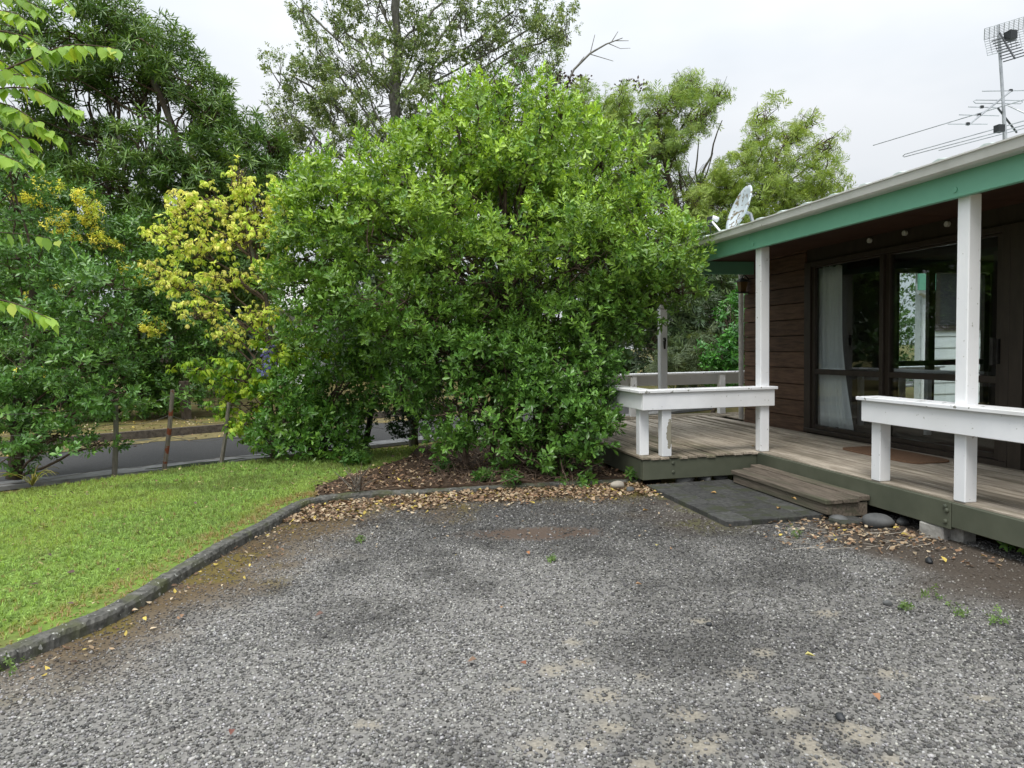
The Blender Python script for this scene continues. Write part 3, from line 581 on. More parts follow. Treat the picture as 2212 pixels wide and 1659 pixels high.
# ================================================================== DECK
DB = (4.04, 7.0, 0.); deck = empty('deck', 'low weathered timber deck with olive green edge boards round the house', 'deck', HW(*DB), ANG)
def kp(mb, name, mat, parent=None, bevel=0.): return mb.build(name, M[mat], parent or deck, bevel, False, DB)
PITB, WB = .0965, .0905
meshes = {}
def plank(u, v0, v1, mat, cross=False):
    key = (round(v1 - v0, 3), mat, cross)
    if key not in meshes:
        Lh = (v1 - v0) / 2; b = box(-WB / 2, WB / 2, -Lh, Lh, -.024, 0) if not cross else box(-Lh, Lh, -WB / 2, WB / 2, -.024, 0); meshes[key] = b.mesh('deck_board', M[mat], .003)
    c = (u + WB / 2, (v0 + v1) / 2) if not cross else ((v0 + v1) / 2, u + WB / 2)
    link('deck_board', meshes[key], deck, (c[0] - DB[0], c[1] - DB[1], DK + random.uniform(-.0015, .0015)), (random.uniform(-.006, .006) if not cross else 0, random.uniform(-.006, .006), 0))
n1 = 13
for k in range(n1): plank(4.045 - (n1 - k) * (4.045 - 2.735) / n1, 6.545, 10.02, 'deckold' if k < 10 else 'deck')
for k in range(15): plank(4.048 + k * PITB, 1.5, 10.02, 'deck')
for k in range(5): plank(10.028 + k * PITB, 2.735, 9.9, 'deckold', True)
for k in range(44):
    u0 = 5.60 + k * PITB
    if u0 < 9.8: plank(u0, WV + .06, 10.02, 'deckold')
kp(box(2.75, 4.0, 6.56, 6.60, .075, .274), 'edge_board', 'fasciagreen', bevel=.004)
kp(box(2.745, 2.785, 6.602, 10.5, .075, .274), 'edge_board', 'fasciagreen', bevel=.004)
kp(box(4.003, 4.043, 4.12, 6.598, .10, .292), 'edge_board', 'fasciagreen', bevel=.004)
kp(box(4.003, 4.043, 1.5, 4.113, .12, .290), 'edge_board', 'fasciagreen', bevel=.004)
kp(box(2.79, 9.9, 10.47, 10.51, .075, .274), 'edge_board', 'fasciagreen', bevel=.004)
jm = MB()
for v0 in np.arange(1.7, 10.3, .6): jm.box(4.06 if v0 < 6.6 else 2.80, 5.48, v0, v0 + .045, .12, .272)
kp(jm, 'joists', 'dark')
for (u0, v0, z0) in ((3.07, 6.56, .235), (3.07, 6.56, .145)): kp(MB().tube([(u0, v0 + .002, z0), (u0, v0 - .008, z0), (u0, v0 - .013, z0)], [.017, .017, .009], 12), 'bolt', 'fasciagreen')
for (v0, z0) in ((4.165, .255), (4.15, .23), (4.16, .15)): kp(MB().tube([(4.005, v0, z0), (3.995, v0, z0), (3.989, v0, z0)], [.017, .017, .009], 12), 'bolt', 'fasciagreen')
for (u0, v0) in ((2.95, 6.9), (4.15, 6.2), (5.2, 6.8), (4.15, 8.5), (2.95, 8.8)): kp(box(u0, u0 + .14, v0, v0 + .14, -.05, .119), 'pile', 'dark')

# ---- railings
CZ0, CZ1, BZ0 = .945, .974, .775
def rail(name, label, base, caps, boards, legs):
    r = empty(name, label, 'railing', HW(*base), ANG, 'white timber deck railings')
    for q in caps: box(*q, CZ0, CZ1).build('rail_cap', M['whitecap'], r, .004, False, base)
    for q in boards: box(*q, BZ0, CZ0 - .001).build('rail_board', M['white'], r, .004, False, base)
    for q in legs: box(*q[:4], DK + .002, CZ0 - .002).build('leg', M[q[4] if len(q) > 4 else 'white'], r, .005, False, base)
    return r
rail('deck_railing', 'white low railing nearest the camera, to the right of the step', (4.08, 4.3, DK), [(3.955, 4.165, 1.5, 5.03)], [(3.985, 4.037, 1.5, 5.0)], [(4.04, 4.14, 4.85, 4.95), (4.04, 4.14, 2.3, 2.4)])
m, n, l, p = nodes('white paint with a peeled patch')       # the flaked patch on one leg
t = n.new('ShaderNodeTexCoord'); mpn = n.new('ShaderNodeMapping'); mpn.inputs['Location'].default_value = (-.26, 0, -.23); l.new(t.outputs['Object'], mpn.inputs[0])
ms_ = n.new('ShaderNodeMapping'); ms_.inputs['Scale'].default_value = (30, 0.0, 7.0); l.new(mpn.outputs[0], ms_.inputs[0]); ln = n.new('ShaderNodeVectorMath'); ln.operation = 'LENGTH'; l.new(ms_.outputs[0], ln.inputs[0])
zz = n.new('ShaderNodeTexNoise'); zz.inputs['Scale'].default_value = 22; l.new(t.outputs['Object'], zz.inputs['Vector']); ad = n.new('ShaderNodeMath'); ad.operation = 'MULTIPLY_ADD'; ad.inputs[1].default_value = 1.3; l.new(zz.outputs['Fac'], ad.inputs[0]); l.new(ln.outputs['Value'], ad.inputs[2])
lt = n.new('ShaderNodeMath'); lt.operation = 'LESS_THAN'; lt.inputs[1].default_value = 1.55; l.new(ad.outputs[0], lt.inputs[0])
mm = n.new('ShaderNodeMix'); mm.data_type = 'RGBA'; l.new(lt.outputs[0], mm.inputs['Factor']); mm.inputs['A'].default_value = (.70, .71, .72, 1); mm.inputs['B'].default_value = (.27, .25, .19, 1); l.new(mm.outputs['Result'], p.inputs['Base Color']); p.inputs['Roughness'].default_value = .55
M['peeled'] = m
rail('deck_railing', 'white low railing turning the deck corner beside the big bush', (2.77, 6.62, DK),
     [(2.69, 4.205, 6.50, 6.69), (2.69, 2.88, 6.692, 10.34)], [(2.735, 4.18, 6.52, 6.553), (2.735, 2.768, 6.555, 10.39)],
     [(2.775, 2.875, 6.70, 6.80), (2.955, 3.055, 6.556, 6.656, 'peeled'), (2.775, 2.875, 8.5, 8.6)])
rail('deck_railing', 'white low railing at the back of the deck, behind the verandah posts', (4.2, 10.44, DK),
     [(2.69, 9.9, 10.342, 10.53)], [(2.735, 9.9, 10.455, 10.49)], [(4.15, 4.25, 10.353, 10.453, 'whitecap'), (5.66, 5.76, 10.353, 10.453), (7.4, 7.5, 10.353, 10.453)])
# ---- hook on the far post
hb = (4.09, 8.98, 1.45); hk = MB().tube([(4.09, 8.997, 1.50), (4.09, 8.97, 1.50), (4.09, 8.955, 1.47), (4.09, 8.965, 1.43), (4.09, 8.985, 1.415)], [.016, .016, .012, .012, .008], 8); hk.tube([(4.09, 8.985, 1.47), (4.09, 8.98, 1.36)], [.02, .012], 6)
tag(hk.build('hook', M['iron'], None, 0, True, hb, HW(*hb), (0, 0, ANG)), 'small black iron hook screwed to the far verandah post', 'hook')

# ---- step, pavers, doormat
SB = (3.78, 5.6, 0.); step = empty('wooden_step', 'low grey timber step in front of the deck edge', 'step', HW(*SB), ANG)
def sp(mb, name, bv=.005): return mb.build(name, M['stepwood'], step, bv, False, SB)
sp(box(3.585, 3.735, 4.885, 6.345, .135, .172), 'tread'); sp(box(3.74, 3.885, 4.88, 6.40, .137, .174), 'tread'); sp(box(3.89, 3.995, 4.90, 6.50, .142, .185), 'tread')
sp(box(3.605, 3.65, 4.90, 6.335, .05, .134), 'riser'); sp(box(3.652, 3.98, 4.91, 4.955, .02, .133), 'side_board'); sp(box(3.652, 3.98, 6.28, 6.325, .05, .133), 'side_board')
PB = (3.2, 5.7, 0.); pad = empty('paved_pad', 'small pad of dark concrete pavers below the wooden step', 'paving', HW(*PB), ANG)
pm = {}
for i, u0 in enumerate(np.arange(2.765, 3.62, .225)):
    off = .16 if i % 2 else 0
    v0 = 4.96
    while v0 < 6.50:
        ln_ = min((.16 if (off and v0 == 4.96) else .315), 6.52 - v0)
        if ln_ > .08:
            key = round(ln_, 3)
            if key not in pm: pm[key] = box(-.1105, .1105, -ln_ / 2 + .002, ln_ / 2 - .002, -.06, 0).mesh('paver', M['paver'], .004)
            link('paver', pm[key], pad, (u0 + .1125 - PB[0], v0 + ln_ / 2 - PB[1], .042 + random.uniform(-.0015, .0015)), (random.uniform(-.004, .004), random.uniform(-.004, .004), 0))
        v0 += ln_
tag(box(-.12, .12, -.09, .09, -.03, .035).build('paver', M['paver'], None, .008, False, (0, 0, 0), HW(3.72, 4.80, .0), (0, 0, ANG + .1)), 'single dark paver lying loose at the front end of the step', 'paver')
mt = MB(); mpf = []
for k in range(40):
    a = 2 * math.pi * k / 40; mpf.append((.23 * math.copysign(abs(math.cos(a)) ** .35, math.cos(a)), .52 * math.copysign(abs(math.sin(a)) ** .35, math.sin(a))))
mt.prism(mpf, 0, .014, 'z'); tag(mt.build('doormat', M['mat'], None, 0, False, (0, 0, 0), HW(5.10, 5.95, DK + .003), (0, 0, ANG)), 'flat rust brown doormat on the deck before the glazed door', 'doormat')

# ---- satellite dish and aerials on the roof
SBs = (4.85, 8.1, 2.76); dsh = empty('satellite_dish', 'pale satellite dish blotched with lichen on the roof edge', 'satellite dish', HW(*SBs), ANG)
cD = np.array(gu(1597, 452, 4.85)); ax = unit(np.array([-.93, .10, .38])); sx = unit(np.cross([0, 0, 1.], ax)); sy = np.cross(ax, sx)
vs_, fs_ = [], []; nr, na = 7, 36
for i in range(nr + 1):
    r = i / nr
    for k in range(na):
        a = 2 * math.pi * k / na; vs_.append(cD + sx * .27 * r * math.cos(a) + sy * .325 * r * math.sin(a) + ax * (.075 * r * r - .075))
for i in range(nr):
    for k in range(na): fs_.append((i * na + k, i * na + (k + 1) % na, (i + 1) * na + (k + 1) % na, (i + 1) * na + k))
dd = MB().add(vs_, fs_).build('reflector', M['dish'], dsh, 0, True, SBs); sm = dd.modifiers.new('thick', 'SOLIDIFY'); sm.thickness = .02
lo = cD - sy * .33; lnb = np.array(gu(1535, 478, 4.6)); arm = MB().tube([lo - ax * .05, lo + ax * .12 - sy * .03, lnb + [0, 0, .02]], .014, 6); arm.build('feed_arm', M['white'], dsh, 0, False, SBs)
lb = MB(); lb.box(lnb[0] - .035, lnb[0] + .035, lnb[1] - .05, lnb[1] + .04, lnb[2] - .06, lnb[2] + .06); lb.build('receiver', M['plastic'], dsh, .008, False, SBs)
MB().tube([lnb + [0, -.05, .04], lnb - ax * .08 + [0, -.05, .04]], [.03, .035], 10).build('feed_horn', M['white'], dsh, 0, True, SBs)
MB().tube([lnb + [0, .02, -.06], lnb + [.02, .03, -.16], lnb + [.03, -.05, -.26], lo - [0, 0, .12]], .008, 6).build('cable', M['plastic'], dsh, 0, False, SBs)
MB().tube([cD - ax * .08, cD - ax * .16, (cD[0] + .2, cD[1] - .1, 2.76)], .022, 8).build('mount', M['metal'], dsh, 0, False, SBs)
mB = (8.0, 7.45, 3.30); ant = empty('tv_antenna', 'roof mast carrying a grid aerial above two sets of long thin rods', 'antenna', HW(*mB), ANG)
def ap(mb, name, mat='metal'): return mb.build(name, M[mat], ant, 0, False, mB)
mtop = gu(2156, 55, 8.0); mbot = np.array([8.0, 7.42, 3.28]); ap(MB().tube([mbot, mtop], .018, 8), 'mast'); ap(MB().tube([mbot + [.0, .06, 0], gu(2165, 205, 8.0)], .010, 6), 'mast')
ap(MB().tube([gu(2178, 228, 8.0), (8.4, 6.3, 3.35)], .010, 6), 'stay')
for (x0, y0, x1, y1, uo) in ((1886, 314, 2240, 207, 8.0), (2028, 325, 2240, 270, 8.35)): ap(MB().tube([gu(x0, y0, uo), gu(x1, y1, uo)], .007, 6), 'rod')
a1, a2, b1, b2 = gu(1955, 333, 8.2), gu(2230, 256, 8.2), gu(1953, 339, 8.2), gu(2230, 266, 8.2); ap(MB().tube([a2, a1, (a1 + b1) / 2 + [0, .04, 0], b1, b2], .007, 6), 'folded_rod')
ap(MB().tube([gu(2156, 234, 7.9), gu(2196, 286, 8.4)], .013, 6), 'boom', 'plastic')
bA, bB = gv(2091, 270, 7.2), gv(2183, 197, 7.7); ap(MB().tube([bA, bB], .013, 6), 'boom')
for (x0, y0, x1, y1, v0) in ((2048, 268, 2133, 268, 7.2), (2072, 248, 2158, 250, 7.33), (2092, 231, 2150, 232, 7.45), (2122, 197, 2245, 195, 7.7)):
    ap(MB().tube([gv(x0, y0, v0), gv(x1, y1, v0)], .006, 6), 'rod'); c_ = gv((x0 + x1) / 2, (y0 + y1) / 2, v0); ap(box(c_[0] - .018, c_[0] + .018, c_[1] - .014, c_[1] + .014, c_[2] - .012, c_[2] + .018), 'clamp', 'plastic')
q1, q2, q3, q4 = gv(2107, 216, 7.57), gv(2205, 217, 7.57), gv(2205, 224, 7.57), gv(2107, 223, 7.57); ap(MB().tube([q1, q2, (q2 + q3) / 2 + [.03, 0, 0], q3, q4, (q1 + q4) / 2 - [.03, 0, 0], q1], .006, 6), 'folded_rod')
bx_ = gv(2157, 278, 7.4); ap(box(bx_[0] - .045, bx_[0] + .045, bx_[1] - .05, bx_[1] + .03, bx_[2] - .045, bx_[2] + .04), 'junction_box', 'plastic')
# grid reflector: two bent panels of wire, and the director boom before it
gr_ = MB()
for (p00, p10, p11, p01, dv0, dv1) in (((2126, 84), (2210, 36), (2212, 60), (2126, 84), 7.5, 7.65),):
    pass
TL, TR, ML, MR, BL, BR = gv(2127, 62, 7.35), gv(2212, 36, 7.35), gv(2126, 86, 7.6), gv(2210, 62, 7.6), gv(2133, 120, 7.35), gv(2218, 98, 7.35)
for (A, B, C_, D_) in ((TL, TR, MR, ML), (ML, MR, BR, BL)):
    for k in range(8): t = k / 7; gr_.tube([A + (D_ - A) * t, B + (C_ - B) * t], .0042, 4)
    for k in range(9): t = k / 8; gr_.tube([A + (B - A) * t, D_ + (C_ - D_) * t], .0042, 4)
ap(gr_, 'grid_reflector')
e0, e1 = gv(2160, 72, 7.55), gv(2192, 126, 7.0); ap(MB().tube([e0, e1], .012, 6), 'boom', 'plastic'); ap(box(e0[0] - .05, e0[0] + .05, e0[1] - .2, e0[1] - .1, e0[2] - .14, e0[2] - .04), 'junction_box', 'plastic')
for k in range(9):
    t = .2 + .8 * k / 8; c_ = e0 + (e1 - e0) * t; ap(MB().tube([c_ - [.16, 0, .05], c_, c_ + [.16, 0, .05]], .007, 5), 'director', 'plastic')

# ---- white clad building seen through the room
AB = (13.5, 13.0, 0.); an = empty('neighbouring_building', 'white weatherboard building seen through the room behind the glazed door', 'building', HW(*AB), ANG)
def qp(mb, name, mat, par=None): return mb.build(name, M[mat], par or an, 0, False, AB)
aw = qp(box(11.8, 17, 13.03, 13.16, -.05, 3.0), 'wall', 'clad'); qp(box(15.6, 17, 13.165, 16, -.05, 2.99), 'wall', 'clad')
for k in range(12):
    z0 = .0 + .25 * k; qp(MB().prism([(13.03, z0), (12.995, z0), (12.995, z0 + .03), (13.012, z0 + .235), (13.03, z0 + .235)], 11.8, 17, 'x'), 'weatherboard', 'clad', aw)
awin = qp(box(12.16, 14.2, 12.975, 13.0, 1.64, 2.95), 'window', 'frame'); qp(box(12.24, 14.1, 12.962, 12.974, 1.74, 2.85), 'pane', 'plastic', awin)
fr_ = MB(); fr_.box(12.14, 12.24, 12.95, 12.974, 1.62, 2.95); fr_.box(12.24, 14.1, 12.95, 12.974, 1.62, 1.72); qp(fr_, 'window_frame', 'frame', awin)
qp(MB().tube([(11.83, 12.93, -.05), (11.83, 12.93, 2.30), (11.80, 12.90, 2.38), (11.62, 12.85, 2.42), (11.6, 12.85, 2.62)], .055, 10), 'downpipe', 'white')
ar = qp(MB().prism([(12.6, 2.95), (12.6, 3.02), (13.2, 3.3), (13.4, 3.02), (13.4, 2.95)], 11.4, 17.2, 'x'), 'roof', 'roof'); qp(box(11.35, 11.75, 12.55, 12.6, 2.45, 2.95), 'fascia', 'beamgreen', ar)

# ---- white house beyond the road, behind the yellow shrub
hB = gy(560, 740, 27); hB[2] = -.05; fh = empty('white_house', 'white clad house half hidden behind the yellow shrub across the road', 'house', tuple(hB), R(-8))
def fp(mb, name, mat, par=None): return mb.build(name, M[mat], par or fh)
fwall = fp(box(-2.6, 1.9, 0, 7, 0, 3.0), 'wall', 'clad')
for k in range(13): fp(MB().prism([(0, .2 + .21 * k), (-.03, .2 + .21 * k), (-.012, .40 + .21 * k), (0, .40 + .21 * k)], -2.6, 1.9, 'x'), 'weatherboard', 'clad', fwall)
for x0 in (-2.2, .1):
    wn = fp(box(x0, x0 + 1.4, -.05, -.031, 1.0, 2.2), 'window', 'white', fwall); fp(box(x0 + .08, x0 + 1.32, -.06, -.051, 1.08, 2.12), 'pane', 'plastic', wn)
fp(MB().prism([(-.5, 2.98), (-.5, 3.1), (3.5, 4.7), (7.5, 3.1), (7.5, 2.98)], -3.0, 2.3, 'x'), 'roof', 'gutter')

# ================================================================== PLANTS
def BL_(Y, d, *q): return [blob(a, b, c, e, Y + (f if f else 0), d) for (a, b, c, e, f) in q]
ROS = [rosette(LEAF_OB, n, .15, 1.15) for n in (7, 8, 9, 8, 7)]
ROS4 = [rosette(LEAF_O4, n, a, 1.3, h) for n, a, h in ((7, .2, .5), (8, .1, .8), (9, .3, .7), (7, .5, .6), (12, .1, 1.7), (13, .2, 2.0), (6, .3, .4))]
ROSL = [rosette(LEAF_L2, n, -.1, 1.0, .4, .8, 1.15) for n in (8, 9, 10, 8)]
ROSV2 = [rosette((LEAF_SM[0] * np.array([.7, 1, 1]), LEAF_SM[1]), n, -.2, .7, .5, .75, 1.1) for n in (5, 6, 7)]
ROSV = [rosette(LEAF_OVT, n, -.2, .7, .5, .75, 1.1) for n in (5, 6, 6)]
SPR = [rosette(LEAF_SM, n, -.4, .9, .9, .6, 1.1) for n in (6, 7, 8, 6)]
DRP = []
for n in (2, 3, 4, 3):                             # a bit of twig with leaves hanging in pairs
    V_, F_, S_ = [], [], []; k = 0
    for i in range(n * 2):
        v = LEAF_OVT[0] * random.uniform(.75, 1.1); v = v @ rotm((0 if i % 2 else math.pi) + random.uniform(-.7, .7), random.uniform(-1.25, -.55)).T + np.array([(i // 2) * .28, 0, 0])
        V_.append(v); F_.append(LEAF_OVT[1] + k); k += len(v); S_.append(np.full(len(v), random.uniform(.75, 1.25)))
    DRP.append((np.concatenate(V_), np.concatenate(F_), np.concatenate(S_)))
FRD = [frond(10), frond(12, .8), frond(9, .3)]

# ---- the big bush by the deck
bb = BL_(8.4, .95, (1075, 300, 150, 120, .4), (1010, 330, 110, 110, .3), (1150, 330, 130, 120, .3), (870, 400, 150, 100, .3), (770, 430, 110, 90, .2), (1260, 420, 150, 120, .2), (1050, 450, 220, 120, -.1),
         (690, 470, 75, 75, .3), (1180, 510, 160, 100, -.2), (860, 510, 150, 85, -.2), (1370, 500, 90, 80, .0), (1430, 560, 80, 75, -.1))
bb += BL_(8.2, .6, (690, 560, 95, 70, .1), (640, 620, 70, 55, .2), (1010, 570, 150, 60, -.4), (820, 640, 120, 60, -.4), (700, 690, 100, 55, -.1), (1280, 570, 130, 65, -.2), (1460, 620, 55, 45, -.1), (1390, 640, 80, 50, .0), (930, 700, 110, 55, -.4), (1340, 690, 65, 60, .1), (1240, 690, 90, 55, -.2))
bb += BL_(8.0, .55, (1060, 680, 130, 60, 0), (1160, 700, 110, 60, 0), (930, 760, 90, 60, -.1), (1290, 790, 55, 60, 0), (890, 830, 55, 55, .1), (1080, 740, 120, 55, -.1), (860, 720, 90, 55, .0), (1310, 640, 80, 55, .1))
bb += BL_(7.8, .5, (1000, 790, 110, 75, .0), (1110, 800, 110, 80, -.1), (1220, 800, 100, 85, -.1), (980, 890, 90, 75, .0), (1080, 900, 100, 70, -.2), (1190, 900, 110, 80, -.3), (1255, 930, 75, 75, -.35), (1160, 985, 110, 55, -.4), (1230, 1010, 60, 40, -.45), (1280, 880, 50, 50, -.2))
# upright shoots that break the outline on top
for (a, b) in ((958, 205), (1030, 175), (1100, 185), (1180, 190), (690, 345), (780, 300), (1215, 215), (1300, 335), (860, 330), (905, 270), (1440, 440), (1380, 400), (1500, 600), (640, 400), (1075, 168), (1140, 200)): bb += BL_(8.5, .12, (a, b + 22, 13, 34, 0))
bbase = gz(1110, 1000, .06)
plant('broadleaf_bush', 'huge rounded green bush with glossy oval leaves beside the deck', 'bush', bbase, bb, ROS4, 1250, .078, [(.10, .22, .038), (.078, .18, .034), (.13, .26, .045)], M['leaf'],
      trunk=[gy(1105, 900, 8.2), gy(1100, 760, 8.3), gy(1080, 600, 8.5)], tr=.10, limbs=.45, twig=16, twr=.006, updir=.55, rnd=.4, nclump=40, clump=.36, shell=.64, seed=1, young=((.38, .56, .07), 1.1, 3.6, .95), single=LEAF_OB, nsingle=290)
mb = MB(); gg = random.Random(4)                    # dense brown twigs inside
for _ in range(110):
    a = gy(gg.uniform(1000, 1240), gg.uniform(760, 960), 8.3 + gg.uniform(-.3, .3)); b = gy(gg.uniform(780, 1400), gg.uniform(480, 720), 8.2 + gg.uniform(-.5, .5)); limb(mb, a, b, gg.uniform(.005, .013), .003, .08, 6, 4, gg)
for (x0, y0) in ((1060, 1000), (1140, 1005), (1180, 990), (1010, 985), (1230, 990)): limb(mb, gy(x0, y0 + 30, 8.1), gy(x0 + gg.uniform(-60, 60), 680, 8.3), .04, .018, .07, 7, 6, gg)
st = [o for o in bpy.data.objects if o.name == 'broadleaf_bush'][0]; o = mb.build('stems', M['twig'], st, off=bbase)

# ---- the lower shrub left of it, by the road
s2 = BL_(9.0, .5, (680, 905, 95, 70, 0), (620, 870, 70, 60, 0), (745, 830, 90, 70, .1), (690, 800, 90, 60, .3), (820, 780, 60, 80, .2), (600, 930, 55, 50, -.1), (850, 700, 70, 60, .4), (770, 710, 70, 60, .5), (870, 640, 60, 60, .6), (740, 920, 60, 55, -.1), (640, 960, 60, 30, -.1), (720, 960, 60, 28, -.1))
plant('broadleaf_shrub', 'dark green leafy shrub below the yellow one, at the lawn edge', 'shrub', gz(680, 985, .06), s2, ROS4, 950, .09, [(.095, .22, .036), (.075, .18, .034), (.15, .29, .045)], M['leaf'],
      trunk=[gy(690, 850, 9.1)], tr=.04, twig=9, seed=2, young=((.2, .36, .04), .9, 2.0, .5), nclump=26)
s3 = BL_(9.6, .45, (840, 850, 60, 60, 0), (900, 830, 60, 70, 0), (880, 900, 50, 40, -.1), (860, 770, 60, 60, .1), (940, 870, 50, 60, 0))
plant('ivy_thicket', 'dark small leaved thicket hanging over the post behind the bush', 'shrub', gz(900, 962, .06), s3, SPR, 1300, .055, [(.02, .055, .018), (.028, .07, .02)], M['leaf'], trunk=[gy(895, 880, 9.6)], tr=.03, twig=9, seed=3)

# ---- yellow shrub
ys = BL_(9.5, .45, (515, 385, 30, 40, 0), (470, 440, 70, 45, 0), (550, 440, 55, 50, .1), (400, 450, 50, 40, 0), (520, 510, 75, 55, 0), (420, 530, 70, 45, -.1), (590, 500, 45, 55, .1), (480, 600, 75, 35, -.1), (390, 610, 55, 30, 0), (580, 590, 55, 40, 0), (440, 670, 65, 30, -.1), (560, 680, 60, 40, 0), (500, 720, 60, 35, 0), (360, 500, 40, 35, .1), (600, 420, 40, 40, .2), (350, 590, 40, 30, .1))
plant('yellow_shrub', 'airy shrub with drooping bright yellow leaves by the roadside fence', 'shrub', gz(610, 985, .06), ys, DRP, 950, .068, [(.78, .80, .19), (.70, .78, .15), (.54, .68, .10), (.80, .74, .22)], M['paleleaf'],
      trunk=[gy(600, 840, 9.5), gy(575, 650, 9.5), gy(530, 480, 9.5)], tr=.045, twig=22, twr=.005, updir=.75, rnd=.35, nclump=70, clump=.30, shell=.1, seed=4, single=LEAF_OVT, nsingle=200)
y2 = BL_(9.2, .4, (500, 810, 70, 40, 0), (430, 800, 50, 25, 0), (560, 790, 60, 45, 0), (540, 870, 50, 35, -.1), (620, 760, 60, 50, .1), (480, 870, 35, 30, -.1), (590, 730, 40, 40, .1), (680, 750, 50, 45, .2), (520, 920, 45, 30, -.1), (600, 830, 60, 45, 0), (650, 700, 60, 50, .2), (570, 940, 40, 30, 0))
plant('lime_shrub', 'lime green shrub with drooping leaves reaching over the fence stakes', 'shrub', gz(590, 990, .06), y2, DRP, 900, .085, [(.32, .48, .04), (.42, .54, .06), (.18, .34, .04), (.14, .28, .04)], M['softleaf'],
      trunk=[gy(585, 880, 9.2), gy(570, 800, 9.2)], tr=.03, twig=12, twr=.005, updir=.7, rnd=.35, nclump=16, shell=.4, seed=5, single=LEAF_OVT, nsingle=120)
# ---- bush at the left edge of the lawn
lb_ = BL_(8.2, .6, (25, 450, 50, 80, .3), (70, 560, 80, 60, .2), (40, 600, 90, 70, .2), (170, 620, 90, 50, .1), (250, 610, 45, 28, 0), (110, 700, 110, 60, 0), (230, 690, 60, 40, -.1), (50, 800, 100, 70, -.1), (190, 790, 80, 50, -.2), (120, 870, 100, 50, -.2), (250, 850, 35, 35, -.25), (30, 960, 50, 55, -.5), (10, 880, 60, 60, -.3), (215, 960, 26, 15, -.3), (130, 940, 40, 25, -.3), (20, 370, 50, 40, .3))
plant('grey_green_bush', 'loose grey green bush with oval leaves at the left edge of the lawn', 'bush', gz(30, 1035, .06), lb_, ROS4, 1050, .078, [(.105, .23, .05), (.085, .19, .044), (.145, .28, .06)], M['leaf'],
      trunk=[gy(38, 900, 8.0), gy(60, 740, 8.2), gy(90, 560, 8.4)], tr=.08, limbs=.5, twig=9, twr=.006, updir=.45, rnd=.45, nclump=30, clump=.42, seed=6, single=LEAF_OB, nsingle=250)
# ---- hedge beyond the road with golden shoots
hg = BL_(14.0, 1.0, (60, 470, 110, 80, -.6), (190, 470, 90, 60, .0), (270, 540, 90, 80, .2), (120, 560, 130, 90, -.3), (340, 640, 90, 80, .4), (210, 660, 140, 100, .0), (70, 690, 120, 110, -.6), (410, 720, 90, 90, .6), (310, 760, 120, 90, .3), (170, 800, 140, 80, -.1), (60, 830, 90, 60, -.6), (400, 820, 90, 70, .5), (280, 850, 110, 50, .1), (460, 790, 60, 80, .8))
plant('hedge', 'tall clipped dark green hedge beyond the road at the left', 'hedge', gz(230, 905, .12), hg, ROSV2, 720, .115, [(.085, .19, .03), (.062, .15, .026), (.12, .23, .036)], M['leaf'],
      trunk=[gy(240, 760, 14.2)], tr=.09, twig=4, seed=7, nclump=30, clump=.36, shell=.7)
gs = BL_(13.0, .28, (95, 405, 26, 22, -.3), (75, 432, 18, 14, -.4), (128, 485, 26, 24, -.2), (190, 430, 20, 20, .1), (192, 465, 22, 26, .1), (225, 530, 26, 18, .2), (158, 510, 18, 10, 0), (292, 578, 30, 14, .4), (300, 605, 22, 12, .4), (332, 705, 16, 24, .5), (45, 425, 12, 14, -.5), (70, 640, 30, 20, -.5), (110, 610, 22, 16, -.5), (60, 800, 26, 20, -.8))
plant('golden_shrub', 'golden yellow shoots of a variegated shrub standing out from the hedge', 'shrub', gz(150, 900, .12), gs, ROSV2, 1500, .075, [(.82, .74, .11), (.84, .74, .13), (.50, .58, .09)], M['paleleaf'], trunk=[gy(160, 700, 13.4)], tr=.04, twig=4, seed=8, nclump=9, clump=.7, shell=.4)
# ---- tall dark tree behind the hedge
tl = BL_(17.0, 1.6, (50, 90, 110, 60, 0), (170, 70, 120, 60, .3), (260, 50, 70, 50, .5), (330, 130, 90, 60, .2), (410, 190, 80, 60, .5), (470, 260, 80, 60, .3), (530, 330, 80, 55, .2), (590, 390, 60, 50, .4), (120, 170, 90, 50, -.5), (260, 190, 90, 40, .8), (40, 260, 80, 50, 0), (200, 300, 80, 40, 1.), (350, 330, 100, 55, -.6), (450, 390, 90, 60, -.5), (250, 410, 90, 45, -.3), (540, 450, 80, 60, 0), (150, 380, 70, 40, .4), (400, 470, 100, 60, -.3), (500, 540, 90, 70, .2), (300, 500, 90, 60, .2), (620, 470, 50, 60, .8), (440, 600, 90, 70, .6), (600, 320, 30, 30, .6), (560, 600, 80, 80, 1.0))
plant('tall_evergreen', 'tall dark evergreen with whorled narrow leaves rising behind the hedge', 'tree', gz(330, 890, .12), tl, ROSL, 360, .22, [(.105, .205, .042), (.08, .17, .036), (.14, .25, .052), (.18, .29, .062)], M['leaf'],
      trunk=[gy(390, 640, 17.), gy(420, 470, 17), gy(380, 280, 17), gy(300, 120, 17)], tr=.13, limbs=.45, twig=16, twr=.014, updir=.55, rnd=.35, nclump=36, clump=.28, shell=.35, seed=9)
tr_ = [o for o in bpy.data.objects if o.name == 'tall_evergreen'][0]; mb = MB(); gg = random.Random(12); tb_ = np.array(gz(330, 890, .12))
